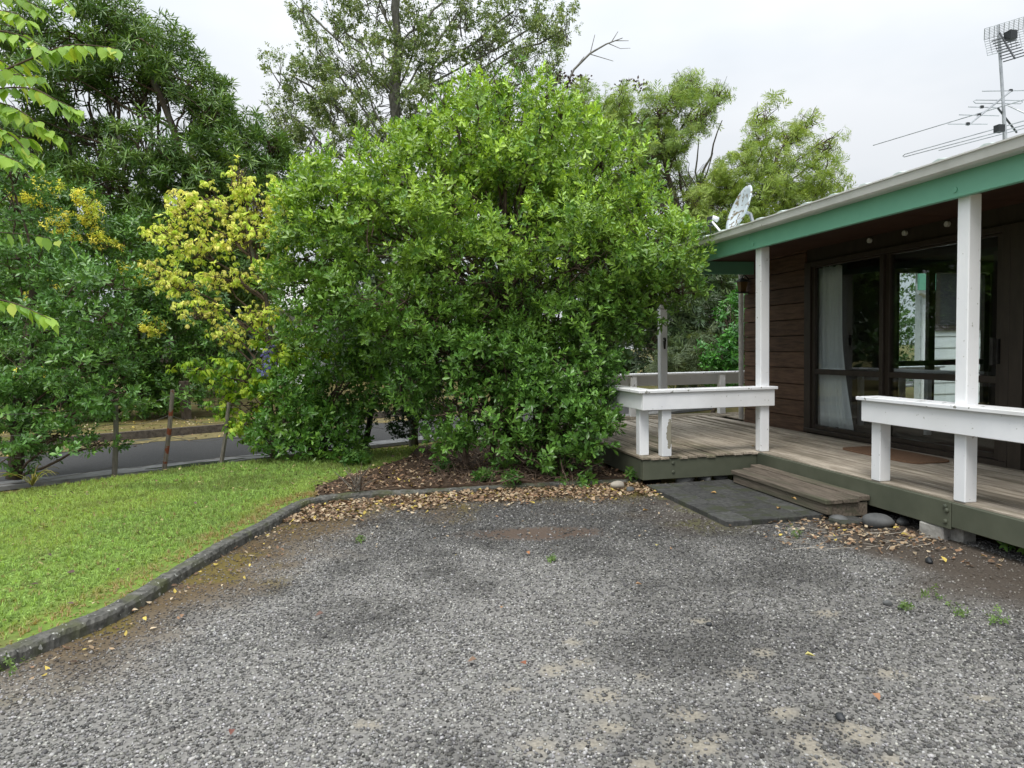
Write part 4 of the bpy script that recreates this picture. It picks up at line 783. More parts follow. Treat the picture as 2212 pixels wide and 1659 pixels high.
for (x0, y0, x1, y1, r0) in ((130, 480, 60, 250, .11), (130, 480, 95, 330, .10), (260, 520, 190, 220, .07), (300, 520, 230, 180, .07), (330, 500, 290, 200, .06), (360, 520, 340, 200, .06), (390, 520, 420, 250, .06), (420, 540, 470, 300, .06), (450, 560, 520, 380, .05), (200, 520, 130, 200, .06), (240, 420, 260, 130, .05), (300, 400, 350, 200, .05), (350, 420, 300, 160, .05)):
    limb(mb, gy(x0, y0, 17.4), gy(x1, y1, 17.2), r0, r0 * .35, .05, 8, 6, gg)
    for _ in range(5): t = gg.uniform(.3, .9); a = gy(x0 + (x1 - x0) * t, y0 + (y1 - y0) * t, 17.3); limb(mb, a, a + np.array([gg.uniform(-.9, .9), gg.uniform(-.4, .4), gg.uniform(.7, 1.7)]), r0 * .4, .012, .08, 5, 4, gg)
mb.build('stems', M['bark'], tr_, off=tb_)
# ---- pale poplar-like tree behind the bush
pp = BL_(24.0, 2.0, (625, 180, 38, 60, 0), (620, 260, 45, 60, 0), (690, 130, 35, 70, .3), (690, 220, 50, 50, .5), (665, 40, 22, 50, 0), (735, 60, 50, 60, .2), (760, 160, 60, 60, 0), (820, 30, 60, 50, .4), (850, 130, 60, 60, -.4), (905, 50, 60, 60, 0), (950, 140, 70, 60, .4), (990, 40, 50, 50, .2), (1050, 90, 60, 60, 0), (1040, 190, 70, 50, .2), (1110, 40, 60, 50, .3), (1130, 130, 50, 50, 0), (1180, 55, 45, 45, .3), (1215, 75, 32, 32, .2), (840, 220, 80, 50, .3), (930, 230, 70, 45, .2), (740, 250, 60, 45, 0), (790, 300, 70, 40, .2), (680, 310, 60, 40, .3), (880, 290, 70, 40, .0), (1120, 210, 50, 40, 0), (960, 300, 60, 40, 0), (1190, 160, 30, 40, .2), (800, -40, 120, 60, 0), (1000, -40, 150, 60, 0))
plant('pale_trunked_tree', 'tall open tree with pale trunk and small grey green leaves behind the bush', 'tree', gz(860, 850, .1), pp, SPR, 340, .10, [(.17, .25, .07), (.22, .30, .09), (.31, .38, .14), (.125, .195, .055)], M['leaf'],
      trunk=[gy(856, 560, 24), gy(854, 330, 24), gy(858, 100, 24), gy(856, -60, 24)], tr=.28, limbs=.28, twig=20, twr=.012, barkm='palebark', updir=.4, rnd=.6, nclump=26, clump=.30, shell=.35, seed=10)
# ---- feathery trees behind the house
wt = BL_(19.0, 1.4, (1300, 260, 50, 60, 0), (1350, 300, 70, 50, .2), (1440, 230, 60, 45, 0), (1480, 190, 45, 35, .2), (1540, 215, 28, 40, .1), (1400, 260, 70, 45, .3), (1500, 260, 55, 45, 0), (1290, 330, 60, 50, 0), (1370, 370, 60, 45, .3), (1460, 320, 55, 40, .2), (1250, 280, 40, 60, .4), (1330, 430, 60, 50, .3), (1270, 400, 60, 60, .6), (1400, 330, 60, 45, .2), (1430, 400, 60, 45, .5), (1520, 420, 50, 50, .6), (1340, 230, 40, 40, .2), (1250, 230, 30, 50, .3))
wt = airy(wt[2:5], .8) + airy(wt[6:7], .8) + airy(wt[:2] + wt[5:6] + wt[10:11], .9) + wt[7:10] + wt[11:]
plant('feathery_tree', 'yellow green feathery tree with bare forked stems between bush and dish', 'tree', gz(1470, 850, .0), wt, FRD, 640, .26, [(.26, .38, .10), (.22, .33, .085), (.33, .44, .13)], M['softleaf'],
      trunk=[gy(1490, 600, 19), gy(1475, 470, 19), gy(1440, 380, 19), gy(1420, 260, 19)], tr=.11, limbs=.5, twig=34, twr=.009, updir=.4, rnd=.6, nclump=34, clump=.24, shell=.2, seed=11)
mb = MB(); gg = random.Random(31); ft = [o for o in bpy.data.objects if o.name == 'feathery_tree'][0]; fb = np.array(gz(1470, 850, .0))
for _ in range(120): a = gy(gg.uniform(1400, 1520), gg.uniform(420, 560), 18.8 + gg.uniform(-.6, .6)); limb(mb, a, a + np.array([gg.uniform(-1.2, 1.2), gg.uniform(-.5, .5), gg.uniform(-.5, 1.1)]), .016, .006, .14, 5, 3, gg)
for (x0, y0, x1, y1) in ((1490, 480, 1540, 330), (1490, 480, 1450, 300), (1500, 470, 1510, 300), (1450, 430, 1380, 330), (1500, 440, 1560, 260)): limb(mb, gy(x0, y0, 19), gy(x1, y1, 19), .045, .012, .05, 7, 5, gg)
mb.build('stems', M['bark'], ft, off=fb)
w2 = BL_(18.0, 1.3, (1650, 250, 32, 32, 0), (1635, 300, 30, 30, 0), (1700, 300, 40, 35, .1), (1735, 270, 30, 28, .1), (1780, 310, 28, 28, .2), (1760, 350, 40, 30, 0), (1690, 350, 50, 35, 0), (1610, 350, 50, 35, .1), (1570, 390, 45, 40, .2), (1640, 400, 70, 45, -.1), (1720, 410, 65, 45, 0), (1780, 400, 38, 40, .2), (1560, 450, 50, 50, .2), (1620, 460, 60, 45, -.2), (1690, 450, 70, 40, 0), (1520, 500, 45, 50, .3), (1500, 440, 40, 40, .5))
w2 = airy(w2[:7], .55) + airy(w2[11:12], .8) + w2[7:11] + w2[12:]
plant('feathery_tree', 'dense yellow green feathery tree right behind the satellite dish', 'tree', gz(1680, 850, .0), w2, FRD, 760, .26, [(.29, .40, .09), (.24, .35, .08), (.35, .45, .12)], M['softleaf'],
      trunk=[gy(1660, 600, 18), gy(1650, 450, 18), gy(1680, 330, 18)], tr=.10, limbs=.45, twig=16, twr=.009, updir=.35, rnd=.6, nclump=36, clump=.26, shell=.3, seed=12)
# ---- bare branch with a few dark leaf sprigs
bB_ = gz(1180, 850, .1); br = empty('bare_tree', 'leafless grey branch leaning over the top of the bush', 'tree', tuple(bB_)); mb = MB()
pl = [gy(*q, 21) for q in ((1180, 560), (1195, 350), (1215, 200), (1240, 150), (1275, 115), (1310, 95), (1345, 82))]; mb.tube([bB_] + pl, [.12, .09, .07, .05, .035, .03, .022, .01], 6)
for q in (((1275, 115), (1285, 75)), ((1275, 117), (1325, 132)), ((1320, 92), (1335, 68)), ((1315, 94), (1340, 105), (1362, 104)), ((1330, 88), (1358, 88)), ((1240, 150), (1262, 122)), ((1225, 180), (1180, 215))): mb.tube([gy(*a, 21) for a in q], [.014, .008, .006][:len(q)], 4)
mb.build('branch', M['palebark'], br, off=bB_)
P_ = []
for (a, b) in ((1235, 180), (1250, 178), (1262, 170), (1225, 195), (1345, 190), (1370, 182), (1385, 188), (1212, 165)):
    c_ = gy(a, b, 20.8); P_.append(c_ + rng.normal(size=(26, 3)) * np.array([.16, .1, .09]))
P_ = np.concatenate(P_); o = link('foliage', scatter('foliage', [LEAF_SM], P_ - bB_, unit(rng.normal(size=P_.shape)), rng.uniform(.09, .15, len(P_)), np.tile([.05, .028, .02], (len(P_), 1)) * rng.uniform(.6, 1.4, (len(P_), 1)), M['leaf']), br); o['kind'] = 'stuff'
# ---- shrubs behind the end of the deck
e1_ = BL_(15.0, .8, (1500, 600, 70, 50, 0), (1570, 600, 60, 50, 0), (1460, 660, 60, 60, 0), (1540, 680, 80, 60, -.2), (1480, 740, 60, 60, 0), (1420, 720, 50, 80, .2), (1420, 620, 60, 80, .6), (1350, 640, 80, 90, 1.0), (1500, 800, 70, 40, -.2), (1560, 540, 60, 40, .5), (1480, 540, 60, 50, .8))
plant('dark_conifer', 'dark feathery conifer behind the end of the verandah', 'tree', gz(1500, 850, .0), e1_, FRD, 620, .36, [(.065, .11, .04), (.085, .13, .045), (.05, .09, .034)], M['leaf'], trunk=[gy(1500, 650, 15)], tr=.10, twig=10, twr=.010, updir=.15, rnd=.6, seed=13)
e2_ = BL_(12.4, .45, (1585, 690, 38, 50, 0), (1560, 760, 45, 45, 0), (1590, 790, 35, 40, 0), (1605, 730, 30, 60, .1), (1575, 830, 40, 30, 0), (1600, 640, 20, 30, .1))
plant('camellia', 'bright green glossy camellia bush against the corner of the house', 'bush', HW(5.9, 11.3, 0), e2_, ROSV, 1100, .10, [(.06, .20, .028), (.08, .24, .034), (.045, .16, .026)], M['leaf'], trunk=[gy(1590, 800, 12.4)], tr=.04, twig=5, seed=14, droop=.15)
e3_ = BL_(13.2, .5, (1470, 780, 60, 30, 0), (1520, 750, 40, 40, 0), (1440, 800, 40, 30, 0), (1540, 800, 40, 30, -.1))
plant('grey_shrub', 'soft grey green shrub showing above the back railing', 'shrub', gz(1490, 860, .0), e3_, FRD, 900, .25, [(.09, .13, .06), (.12, .16, .08)], M['softleaf'], trunk=[gy(1490, 790, 13.2)], tr=.03, twig=6, seed=15)
e4_ = BL_(16, .8, (1905, 640, 40, 60, 0), (1960, 620, 35, 60, .1), (1975, 700, 30, 60, .1), (1930, 740, 40, 50, .1))
e4_ = [(np.array(HW(10.6, 15.0, 1.6)), np.array([1.0, .8, 1.2])), (np.array(HW(11.3, 15.6, 2.4)), np.array([1.0, .8, 1.2])), (np.array(HW(10.9, 14.2, .9)), np.array([.7, .5, .8])), (np.array(HW(13.0, 15.0, 1.8)), np.array([.9, .8, 1.6])), (np.array(HW(12.2, 14.6, 1.2)), np.array([.7, .6, 1.1])), (np.array(HW(14.4, 16.6, 2.4)), np.array([1.5, 1.0, 2.2])), (np.array(HW(12.6, 17.0, 2.4)), np.array([1.8, 1.0, 2.2]))]
plant('backyard_shrub', 'green shrub seen through the room beside the white downpipe', 'shrub', HW(10.9, 15.0, -.05), e4_, ROS4, 170, .13, [(.09, .17, .05), (.12, .21, .06), (.06, .13, .03)], M['leaf'], trunk=[HW(10.9, 15.0, 1.2)], tr=.05, twig=5, seed=16)
# ---- trees farther off that close the view
def far_tree(x, Y, top, wpx, label, cols, seed, n=7):
    gg = random.Random(seed); q = []
    for i in range(n * 2):
        t = i / (2 * n - 1); yy = 800 + (top - 800) * t; q.append((x + gg.uniform(-1, 1) * wpx * .6, yy, wpx * gg.uniform(.4, .62), wpx * gg.uniform(.32, .5), gg.uniform(-1, 1)))
    bl = BL_(Y, wpx * Y / F * .5, *q)
    plant('background_tree', label, 'tree', (*gz(x, 800, 0)[:2] * 0 + gy(x, 800, Y)[:2], .0), bl, SPR, 85, .34, cols, M['leaf'], trunk=[gy(x, 650, Y), gy(x, (top + 800) / 2, Y)], tr=.22, twig=6, twr=.02, updir=.4, rnd=.6, nclump=26, clump=.34, shell=.5, seed=seed, group='trees that close the view')
dk1, dk2 = [(.045, .09, .03), (.055, .11, .035), (.035, .075, .027)], [(.075, .125, .045), (.095, .15, .055)]
far_tree(30, 24, 330, 170, 'dark tree at the far left, behind the hedge', dk1, 21)
far_tree(330, 21, 520, 150, 'dense dark tree low behind the middle of the hedge', dk1, 29)
far_tree(480, 22, 560, 110, 'dark tree behind the yellow shrub, left of the white house', dk1, 22)
far_tree(860, 34, 420, 170, 'broad mid green tree behind the pale trunk', dk2, 23)
far_tree(1120, 32, 330, 170, 'dark tree hidden mostly by the top of the big bush', dk1, 24)
far_tree(1330, 28, 430, 130, 'dark tree showing low between the big bush and the feathery stems', dk1, 25)
far_tree(740, 30, 480, 70, 'slim dark tree right of the white house', dk1, 26)
far_tree(1580, 24, 520, 120, 'dark tree behind the far end of the verandah roof', dk1, 27)
far_tree(-420, 22, 120, 300, 'broad dark tree beyond the left edge', dk1, 28)
# ---- cherry branches reaching in from the left
cB = (-4.6, 4.1, .06); ch = empty('cherry_tree', 'fresh green serrated leaves on branches reaching in from the left edge', 'tree', cB)
MB().tube([(-4.6, 4.1, .0), (-4.55, 4.1, 1.2), (-4.5, 4.15, 2.4), (-4.3, 4.2, 3.3), (-4.1, 4.2, 4.0)], [.09, .08, .07, .05, .03], 10).build('trunk', M['bark'], ch, 0, True, cB)
SER = []                                            # serrated leaf outline with pleated veins
for sd_ in (1, 2):
    vs_ = [(0, 0, 0)]; tt2 = np.linspace(.06, .94, 9)
    for i, t in enumerate(tt2):
        wdt = .30 * math.sin(math.pi * t ** .8) ** .85 * (1.06 if i % 2 else .97); vs_ += [(-wdt, t, .05 - .10 * t * t + (.012 if i % 2 else 0)), (0, t + .01, -.10 * t * t), (wdt, t, .05 - .10 * t * t + (.012 if i % 2 else 0))]
    vs_.append((0, 1.1, -.15)); fs_ = [(0, 2, 1), (0, 3, 2)]
    for i in range(8): a = 1 + 3 * i; fs_ += [(a, a + 1, a + 4), (a, a + 4, a + 3), (a + 1, a + 2, a + 5), (a + 1, a + 5, a + 4)]
    fs_ += [(25, 26, 28), (26, 27, 28)]; SER.append(T(vs_, fs_))
cm_ = [npmesh('leaf', SER[i % 2][0] * s_, SER[i % 2][1], M['softleaf'], np.tile(c_, (len(SER[0][0]), 1)), True) for i, (s_, c_) in enumerate(((.088, (.34, .52, .08)), (.095, (.25, .43, .075)), (.08, (.48, .58, .09)), (.085, (.29, .47, .09)), (.072, (.22, .39, .08))))]
gg = random.Random(9)
def cherry(pts, Y, n, r=.006):
    P = smooth([gy(a, b, Y + dz) for (a, b, dz) in pts], 6); tw = MB().tube([tuple(q) for q in P], [r * (1 - .7 * i / (len(P) - 1)) for i in range(len(P))], 6).build('twig', M['twig'], ch, 0, True, cB)
    for k in range(n):
        t = (k + gg.uniform(.1, .9)) / n; i = min(int(t * (len(P) - 1)), len(P) - 2); q = P[i] + (P[i + 1] - P[i]) * (t * (len(P) - 1) - i); d = unit(P[i + 1] - P[i])
        o = link('leaf', cm_[gg.choice((0, 0, 1, 2, 3, 4))], tw); yaw = math.atan2(d[1], d[0]) - math.pi / 2 + gg.choice((-1, 1)) * gg.uniform(.2, 1.2)
        o.matrix_local = Matrix.Translation(Vector(q - np.array(cB)) + Vector((0, 0, -.006))) @ Matrix(rotm(yaw, gg.uniform(-1.25, -.45))).to_4x4() @ Matrix.Rotation(gg.uniform(-.5, .5), 4, 'Y')
cherry(((-260, 330, .2), (-60, 190, .0), (60, 130, -.1), (150, 98, -.1), (250, 104, -.15)), 4.1, 59, .008)
cherry(((-200, 260, .2), (-40, 200, .1), (60, 190, .0), (120, 215, -.1), (168, 238, -.1)), 4.0, 48)
cherry(((-240, 330, .2), (-60, 250, .1), (40, 255, .0), (110, 285, -.05)), 4.2, 40)
cherry(((-240, 300, .1), (-60, 260, .0), (20, 290, .0), (60, 330, 0), (85, 352, 0)), 4.0, 40)
cherry(((-200, 60, .1), (-60, 30, .0), (20, 25, .0), (60, 45, -.1)), 4.1, 35)
cherry(((-160, -60, .1), (40, -40, .0), (110, -25, .0), (150, 15, -.1)), 4.1, 32)
cherry(((-220, 360, .1), (-60, 310, .0), (0, 290, .1), (70, 300, .1)), 4.3, 32)
cherry(((-200, 150, .1), (-60, 110, .0), (0, 130, .1), (50, 170, .1)), 4.3, 16)
cherry(((-200, 120, .1), (-40, 70, .0), (40, 75, .0), (90, 100, -.1)), 3.9, 37)
cherry(((-220, 250, .1), (-60, 150, .0), (20, 160, .0), (95, 165, -.1)), 4.2, 37)
cherry(((-220, 400, .1), (-60, 230, .0), (10, 225, .0), (60, 250, -.1), (130, 300, -.1)), 4.1, 43)
cherry(((-260, 0, .1), (-60, -20, .0), (30, -10, .0), (90, 20, -.1)), 4.2, 35)
cherry(((-220, 430, .1), (-80, 330, .0), (-10, 330, .0), (40, 350, -.1)), 3.9, 27)
cherry(((-200, 640, .1), (-60, 640, .0), (30, 655, 0), (110, 690, -.05)), 3.9, 35)
cherry(((-200, 480, .2), (-20, 500, .2), (90, 510, .1), (160, 535, .1)), 4.6, 9, .004)

# ================================================================== FENCE, STONES, SMALL THINGS
fbase = gz(357, 1010, .05); fence = empty('wire_fence', 'old wire fence on leaning weathered stakes between lawn and road', 'fence', tuple(fbase))
SPOS = []
for (x0, y0, x1, y1, r, mt_) in ((247, 1028, 250, 862, .030, 'stake'), (355, 1012, 373, 842, .028, 'ruststake'), (478, 1002, 494, 870, .026, 'stake'), (788, 970, 806, 850, .045, 'dark'), (893, 962, 893, 860, .07, 'stake'), (-140, 1078, -138, 880, .035, 'stake')):
    a = gz(x0, y0, .02); b = gy(x1, y1, a[1]); mb = MB(); mid = (a + b) / 2 + np.array([.012, 0, 0]); mb.tube([a - [0, 0, .06], a, mid, b], [r, r, r * .96, r * .9], 7); mb.build('stake', M[mt_], fence, off=fbase); SPOS.append((a, b))
order = sorted(SPOS, key=lambda s: s[0][0])
for h in (.12, .42, .68, .93):
    pts = []
    for (s1, s2) in zip(order[:-1], order[1:]):
        p1, p2 = s1[0] + (s1[1] - s1[0]) * h, s2[0] + (s2[1] - s2[0]) * h
        for k in range(6): t = k / 6; pts.append(p1 + (p2 - p1) * t + np.array([0, -.02, -.05 * math.sin(math.pi * t)]))
    pts.append(order[-1][0] + (order[-1][1] - order[-1][0]) * h); MB().tube(pts, .0028, 4).build('wire', M['wire'], fence, off=fbase)
for (x0, y0, h, lab) in ((403, 905, .75, 'square old timber post at the foot of the hedge across the road'), (-30, 930, .9, 'thick dark post at the far left across the road')):
    a = gz(x0, y0, .12); tag(box(-.09, .09, -.09, .09, -.1, h).build('timber_post', M['bark'], None, .012, False, (0, 0, 0), tuple(a), (.02, -.03, .5)), lab, 'post')
def rock(name, label, cat, p, size, mat, seed, z=.0, tilt=0., group=None):
    bm = bmesh.new(); bmesh.ops.create_icosphere(bm, subdivisions=3, radius=1); g3 = np.random.default_rng(seed); ph = g3.uniform(0, 6, 9)
    for v in bm.verts:
        c = v.co; k = 1 + .10 * math.sin(2.1 * c.x + ph[0]) + .08 * math.sin(2.7 * c.y + ph[1]) + .06 * math.sin(4 * c.z + ph[2] + 2 * c.x); v.co = Vector((c.x * size[0], c.y * size[1], c.z * size[2])) * k
    me = bpy.data.meshes.new(name); bm.to_mesh(me); bm.free(); me.materials.append(M[mat]); me.polygons.foreach_set('use_smooth', [True] * len(me.polygons))
    o = link(name, me, None, (p[0], p[1], z + size[2] * .72), (tilt, 0, g3.uniform(0, 3))); return tag(o, label, cat, group)
rock('river_stone', 'large smooth grey river stone beside the deck edge', 'stone', gz(1902, 1140), (.125, .085, .065), 'boulder', 1)
rock('river_stone', 'flat grey stone among dry leaves left of the large river stone', 'stone', gz(1812, 1128), (.085, .055, .03), 'boulder', 2)
rock('river_stone', 'leftmost rounded stone tucked under the deck beside the pavers', 'stone', gz(1478, 1045), (.10, .07, .06), 'boulder', 3)
rock('river_stone', 'middle rounded stone tucked under the deck beside the pavers', 'stone', gz(1522, 1041), (.11, .07, .065), 'boulder', 4)
rock('river_stone', 'rightmost rounded stone tucked under the deck next to the step', 'stone', gz(1556, 1039), (.075, .06, .055), 'boulder', 5)
rock('stone', 'pale knobbly stone in the leaf litter near the deck corner', 'stone', gz(1335, 1058), (.07, .05, .04), 'palestone', 6, .02)
rock('stone', 'dark stone right beside the pale one near the deck corner', 'stone', gz(1362, 1064), (.05, .04, .03), 'boulder', 7, .01)
rock('stone', 'small angular grey stone between river stone and concrete block', 'stone', gz(1950, 1135), (.045, .04, .035), 'boulder', 8)
rock('stone', 'small black stone on the bare soil at the right edge', 'stone', gz(2007, 1217), (.03, .025, .022), 'plastic', 9)
rock('stone', 'dark pebble on the gravel below the soil edge at right', 'stone', gz(1918, 1308), (.022, .018, .016), 'boulder', 10)
rock('stone', 'dark pebble lying out on the gravel at lower right', 'stone', gz(1815, 1556), (.022, .016, .014), 'plastic', 11)
rock('stone', 'dark pebble on the gravel right of the centre', 'stone', gz(1532, 1352), (.016, .014, .012), 'plastic', 12)
b1_ = gz(2030, 1163); tag(box(-.085, .085, -.10, .10, -.06, .10).build('concrete_block', M['block'], None, .012, False, (0, 0, 0), (b1_[0] + .03, b1_[1] + .06, 0), (0, 0, ANG + .1)), 'rough grey concrete block on the soil under the deck edge', 'block')
b2_ = gz(2083, 1170); tag(box(-.06, .06, -.09, .09, -.05, .105).build('concrete_block', M['block'], None, .008, False, (0, 0, 0), (b2_[0] + .0, b2_[1] + .06, .0), (0, 0, ANG)), 'paler square concrete block under the verandah post', 'block')

# ---- lawn grass and clover
n_ = 120000; xs = rng.uniform(-6.5, -.6, n_); ys_ = rng.uniform(2.0, 10.6, n_); k = inpoly(xs, ys_, LAWN) & (xs > -ys_ * .78 - .2); xs, ys_ = xs[k], ys_[k]
dn = fbm(xs, ys_, 1.1, 40); n_ = len(xs)
dl = pdist(xs, ys_, [tuple(q) for q in KO[::3]]); thin = rng.random(n_) > .75 * sstep(.22, .02, dl) + .45 * sstep(.56, .70, fbm(xs, ys_, .8, 41)) * sstep(5.5, 7.5, ys_); xs, ys_, dn = xs[thin], ys_[thin], dn[thin]; n_ = len(xs)
def tuft(n, h, wd, cl):
    V_, F_, S_ = [], [], []; k = 0
    for i in range(n):
        a = random.uniform(0, 6.28); ox, oy = random.uniform(-.4, .4) * h, random.uniform(-.4, .4) * h; ln_ = random.uniform(.3, .9) * h; hh = h * random.uniform(.5, 1.1) * (.55 if cl else 1); dx, dy = math.cos(a), math.sin(a); wv = wd * random.uniform(.7, 1.3)
        V_ += [(ox - dy * wv, oy + dx * wv, 0 if not cl else hh * .85), (ox + dy * wv, oy - dx * wv, 0 if not cl else hh * .85), (ox + dx * ln_, oy + dy * ln_, hh)]; F_.append((k, k + 1, k + 2)); k += 3; S_ += [random.uniform(.7, 1.3)] * 3
    return np.array(V_), np.array(F_), np.array(S_)
TUF = [tuft(5, .026, .003, False), tuft(6, .022, .0026, False), tuft(6, .034, .003, False), tuft(4, .022, .0055, True), tuft(5, .019, .006, True)]
C = np.array([.265, .395, .105]) * rng.uniform(.55, 1.45, (n_, 1)); yel = sstep(.42, .62, dn)[:, None]; C = C * (1 - .35 * yel) + .35 * yel * np.array([.38, .44, .10]); br_ = (rng.random(n_) < .05)[:, None]; C = np.where(br_, np.array([.30, .24, .11]), C)
dry = sstep(.30, .08, pdist(xs, ys_, [tuple(q) for q in KO[::3]]) + (fbm(xs, ys_, 3, 44) - .5) * .2)[:, None] * (rng.random(n_) < .85)[:, None]; C = C * (1 - dry) + dry * np.array([.36, .27, .13])
mo_ = sstep(.5, .66, fbm(xs, ys_, 1.6, 47))[:, None] * .5 * sstep(5.2, 7.0, ys_)[:, None]; C = C * (1 - mo_) + mo_ * np.array([.13, .15, .05])
P_ = np.stack([xs, ys_, np.full(n_, .054)], 1); tag(link('grass', scatter('grass', TUF, P_, unit(np.stack([rng.normal(0, .15, n_), rng.normal(0, .15, n_), np.ones(n_)], 1)), rng.uniform(.7, 1.25, n_) * (.8 + .05 * ys_), C, M['grass'])), 'short mown lawn grass mixed with clover', 'grass', kind='stuff')
# ---- leaf litter
def litter(name, poly_or_fn, n, box_, z, label, cols, size=(.032, .058), wts=None):
    xs = rng.uniform(box_[0], box_[1], n); ys = rng.uniform(box_[2], box_[3], n); pr = poly_or_fn(xs, ys); k = rng.random(n) < pr; xs, ys = xs[k], ys[k]; m_ = len(xs)
    C = np.array(cols)[rng.choice(len(cols), m_, p=wts)] * rng.uniform(.7, 1.25, (m_, 1)); ax = unit(np.stack([rng.normal(0, .38, m_), rng.normal(0, .38, m_), np.where(rng.random(m_) < .5, 1., -1.)], 1))
    curl = []
    for _ in range(4):
        v = LEAF_OB[0] * np.array([random.uniform(1., 1.5), 1, 1]); v = v - [0, .5, 0]; v[:, 2] += random.uniform(.3, .9) * v[:, 0] ** 2 * 2 + random.uniform(-.1, .35) * v[:, 1] ** 2; curl.append((v, LEAF_OB[1]))
    zz = z(xs, ys) if callable(z) else z; tag(link(name, scatter(name, curl, np.stack([xs, ys, np.zeros(m_) + zz + rng.uniform(.004, .022, m_)], 1), ax, rng.uniform(*size, m_), C, M['dryleaf'])), label, 'leaves', kind='stuff')
TAN = [(.34, .245, .155), (.17, .11, .07), (.46, .37, .25), (.52, .40, .10), (.09, .06, .042), (.27, .165, .10)]
litter('leaf_litter', lambda x, y: inpoly(x, y, BEDP) * np.clip(1.25 - .35 * (y - 7), .25, 1), 7000, (-2.2, 1.6, 6.6, 10.4), .06, 'brown fallen leaves under the big bush behind the kerb', TAN, wts=[.22, .34, .06, .015, .285, .08])
kr_ = [tuple(q) for q in KL[42:]]
litter('leaf_litter', lambda x, y: inpoly(x, y, DRIVE) * sstep(.74, .2, pdist(x, y, kr_) + (fbm(x, y, 2.5, 60) - .5) * .5), 9500, (-2.2, 2.2, 5.8, 7.25), .004, 'tan and yellow fallen leaves heaped on the gravel along the kerb', TAN, wts=[.33, .2, .17, .06, .1, .14])
litter('leaf_litter', lambda x, y: inpoly(x, y, DRIVE) * sstep(.5, .1, pdist(x, y, [tuple(q) for q in KL[10:46]])) * .35, 2600, (-2.6, -1.2, 3, 7), .004, 'scattered dry leaf bits along the lawn kerb', TAN, (.02, .04))
litter('leaf_litter', lambda x, y: inpoly(x, y, DRIVE) * (.05 + .5 * sstep(1.5, .3, pdist(x, y, kr_))), 1500, (-2.2, 2.6, 4.6, 7.0), .012, 'stray leaf bits over the upper gravel', TAN, (.014, .032), wts=[.3, .22, .2, .05, .1, .13])
def dk_(x, y):
    u = x * hc + y * hs; v = -x * hs + y * hc; return ((u > 2.7) & (u < 4.0) & (v < 5.0) & (v > 3.2)) * sstep(.75, .1, np.hypot((u - 3.75) / 1.3, (v - 4.6) / 1.5) + (fbm(x, y, 3, 61) - .5) * .6)
litter('leaf_litter', dk_, 4200, (1.6, 3.8, 3.2, 6.0), .006, 'dry leaves and chips between the pavers and the river stone', TAN, (.02, .05), wts=[.33, .22, .17, .03, .12, .13])
litter('leaf_litter', lambda x, y: inpoly(x, y, LAWN) * np.where(rng.random(len(x)) < .1, 1, .1), 1500, (-6, -.6, 3.5, 10), .07, 'pale dead leaves strewn over the lawn', [(.5, .42, .2), (.42, .34, .2), (.12, .08, .07), (.30, .2, .12)], (.03, .055))
litter('leaf_litter', lambda x, y: (lambda n: ((n > 11.9) & (n < 15)) * np.where(n < 13, .4, .9))(-.632 * x + .775 * y), 3800, (-9.5, 0, 8, 17), lambda x, y: np.where(-.632 * x + .775 * y > 13.1, .13, .008), 'leaf bits in the far gutter and on the verge', TAN, (.03, .06))
# twigs and dry stalks by the kerb
db = gz(770, 1060, .08); dt = empty('dead_clump', 'tuft of dry grey dead stalks by the kerb at the bed corner', 'dead plant', tuple(db)); gg = random.Random(17)
for k in range(34): a = np.array(db) + [gg.uniform(-.05, .05), gg.uniform(-.05, .05), 0]; b = a + np.array([gg.gauss(-.02, .13), gg.gauss(0, .1), gg.uniform(.08, .26)]); MB().tube([a, (a + b) / 2 + [0, 0, .01], b], [.004, .003, .0015], 4).build('stalk', M['stake' if k % 3 else 'twig'], dt, off=db)
mb = MB()
for k in range(220):
    t = gg.random(); p_ = gz(gg.uniform(900, 1250), gg.uniform(1000, 1050), .08); b = p_ + np.array([gg.gauss(0, .2), gg.gauss(0, .12), abs(gg.gauss(.02, .09))]); mb.tube([p_, (p_ + b) / 2 + [0, 0, .03], b], [.004, .003, .002], 3)
tag(mb.build('fallen_twigs', M['twig']), 'fine brown twigs lying under the big bush', 'twigs', kind='stuff')
mb = MB()
for k in range(60):
    p_ = gz(gg.uniform(1700, 2010), gg.uniform(1140, 1190), .012); a = gg.uniform(0, 3.1); ln_ = gg.uniform(.04, .22); mb.tube([p_, p_ + np.array([math.cos(a) * ln_, math.sin(a) * ln_ * .4, .006])], [.0022, .0014], 3)
tag(mb.build('straw', M['palestone']), 'straw and thin stalks on the soil by the concrete blocks', 'straw', kind='stuff')
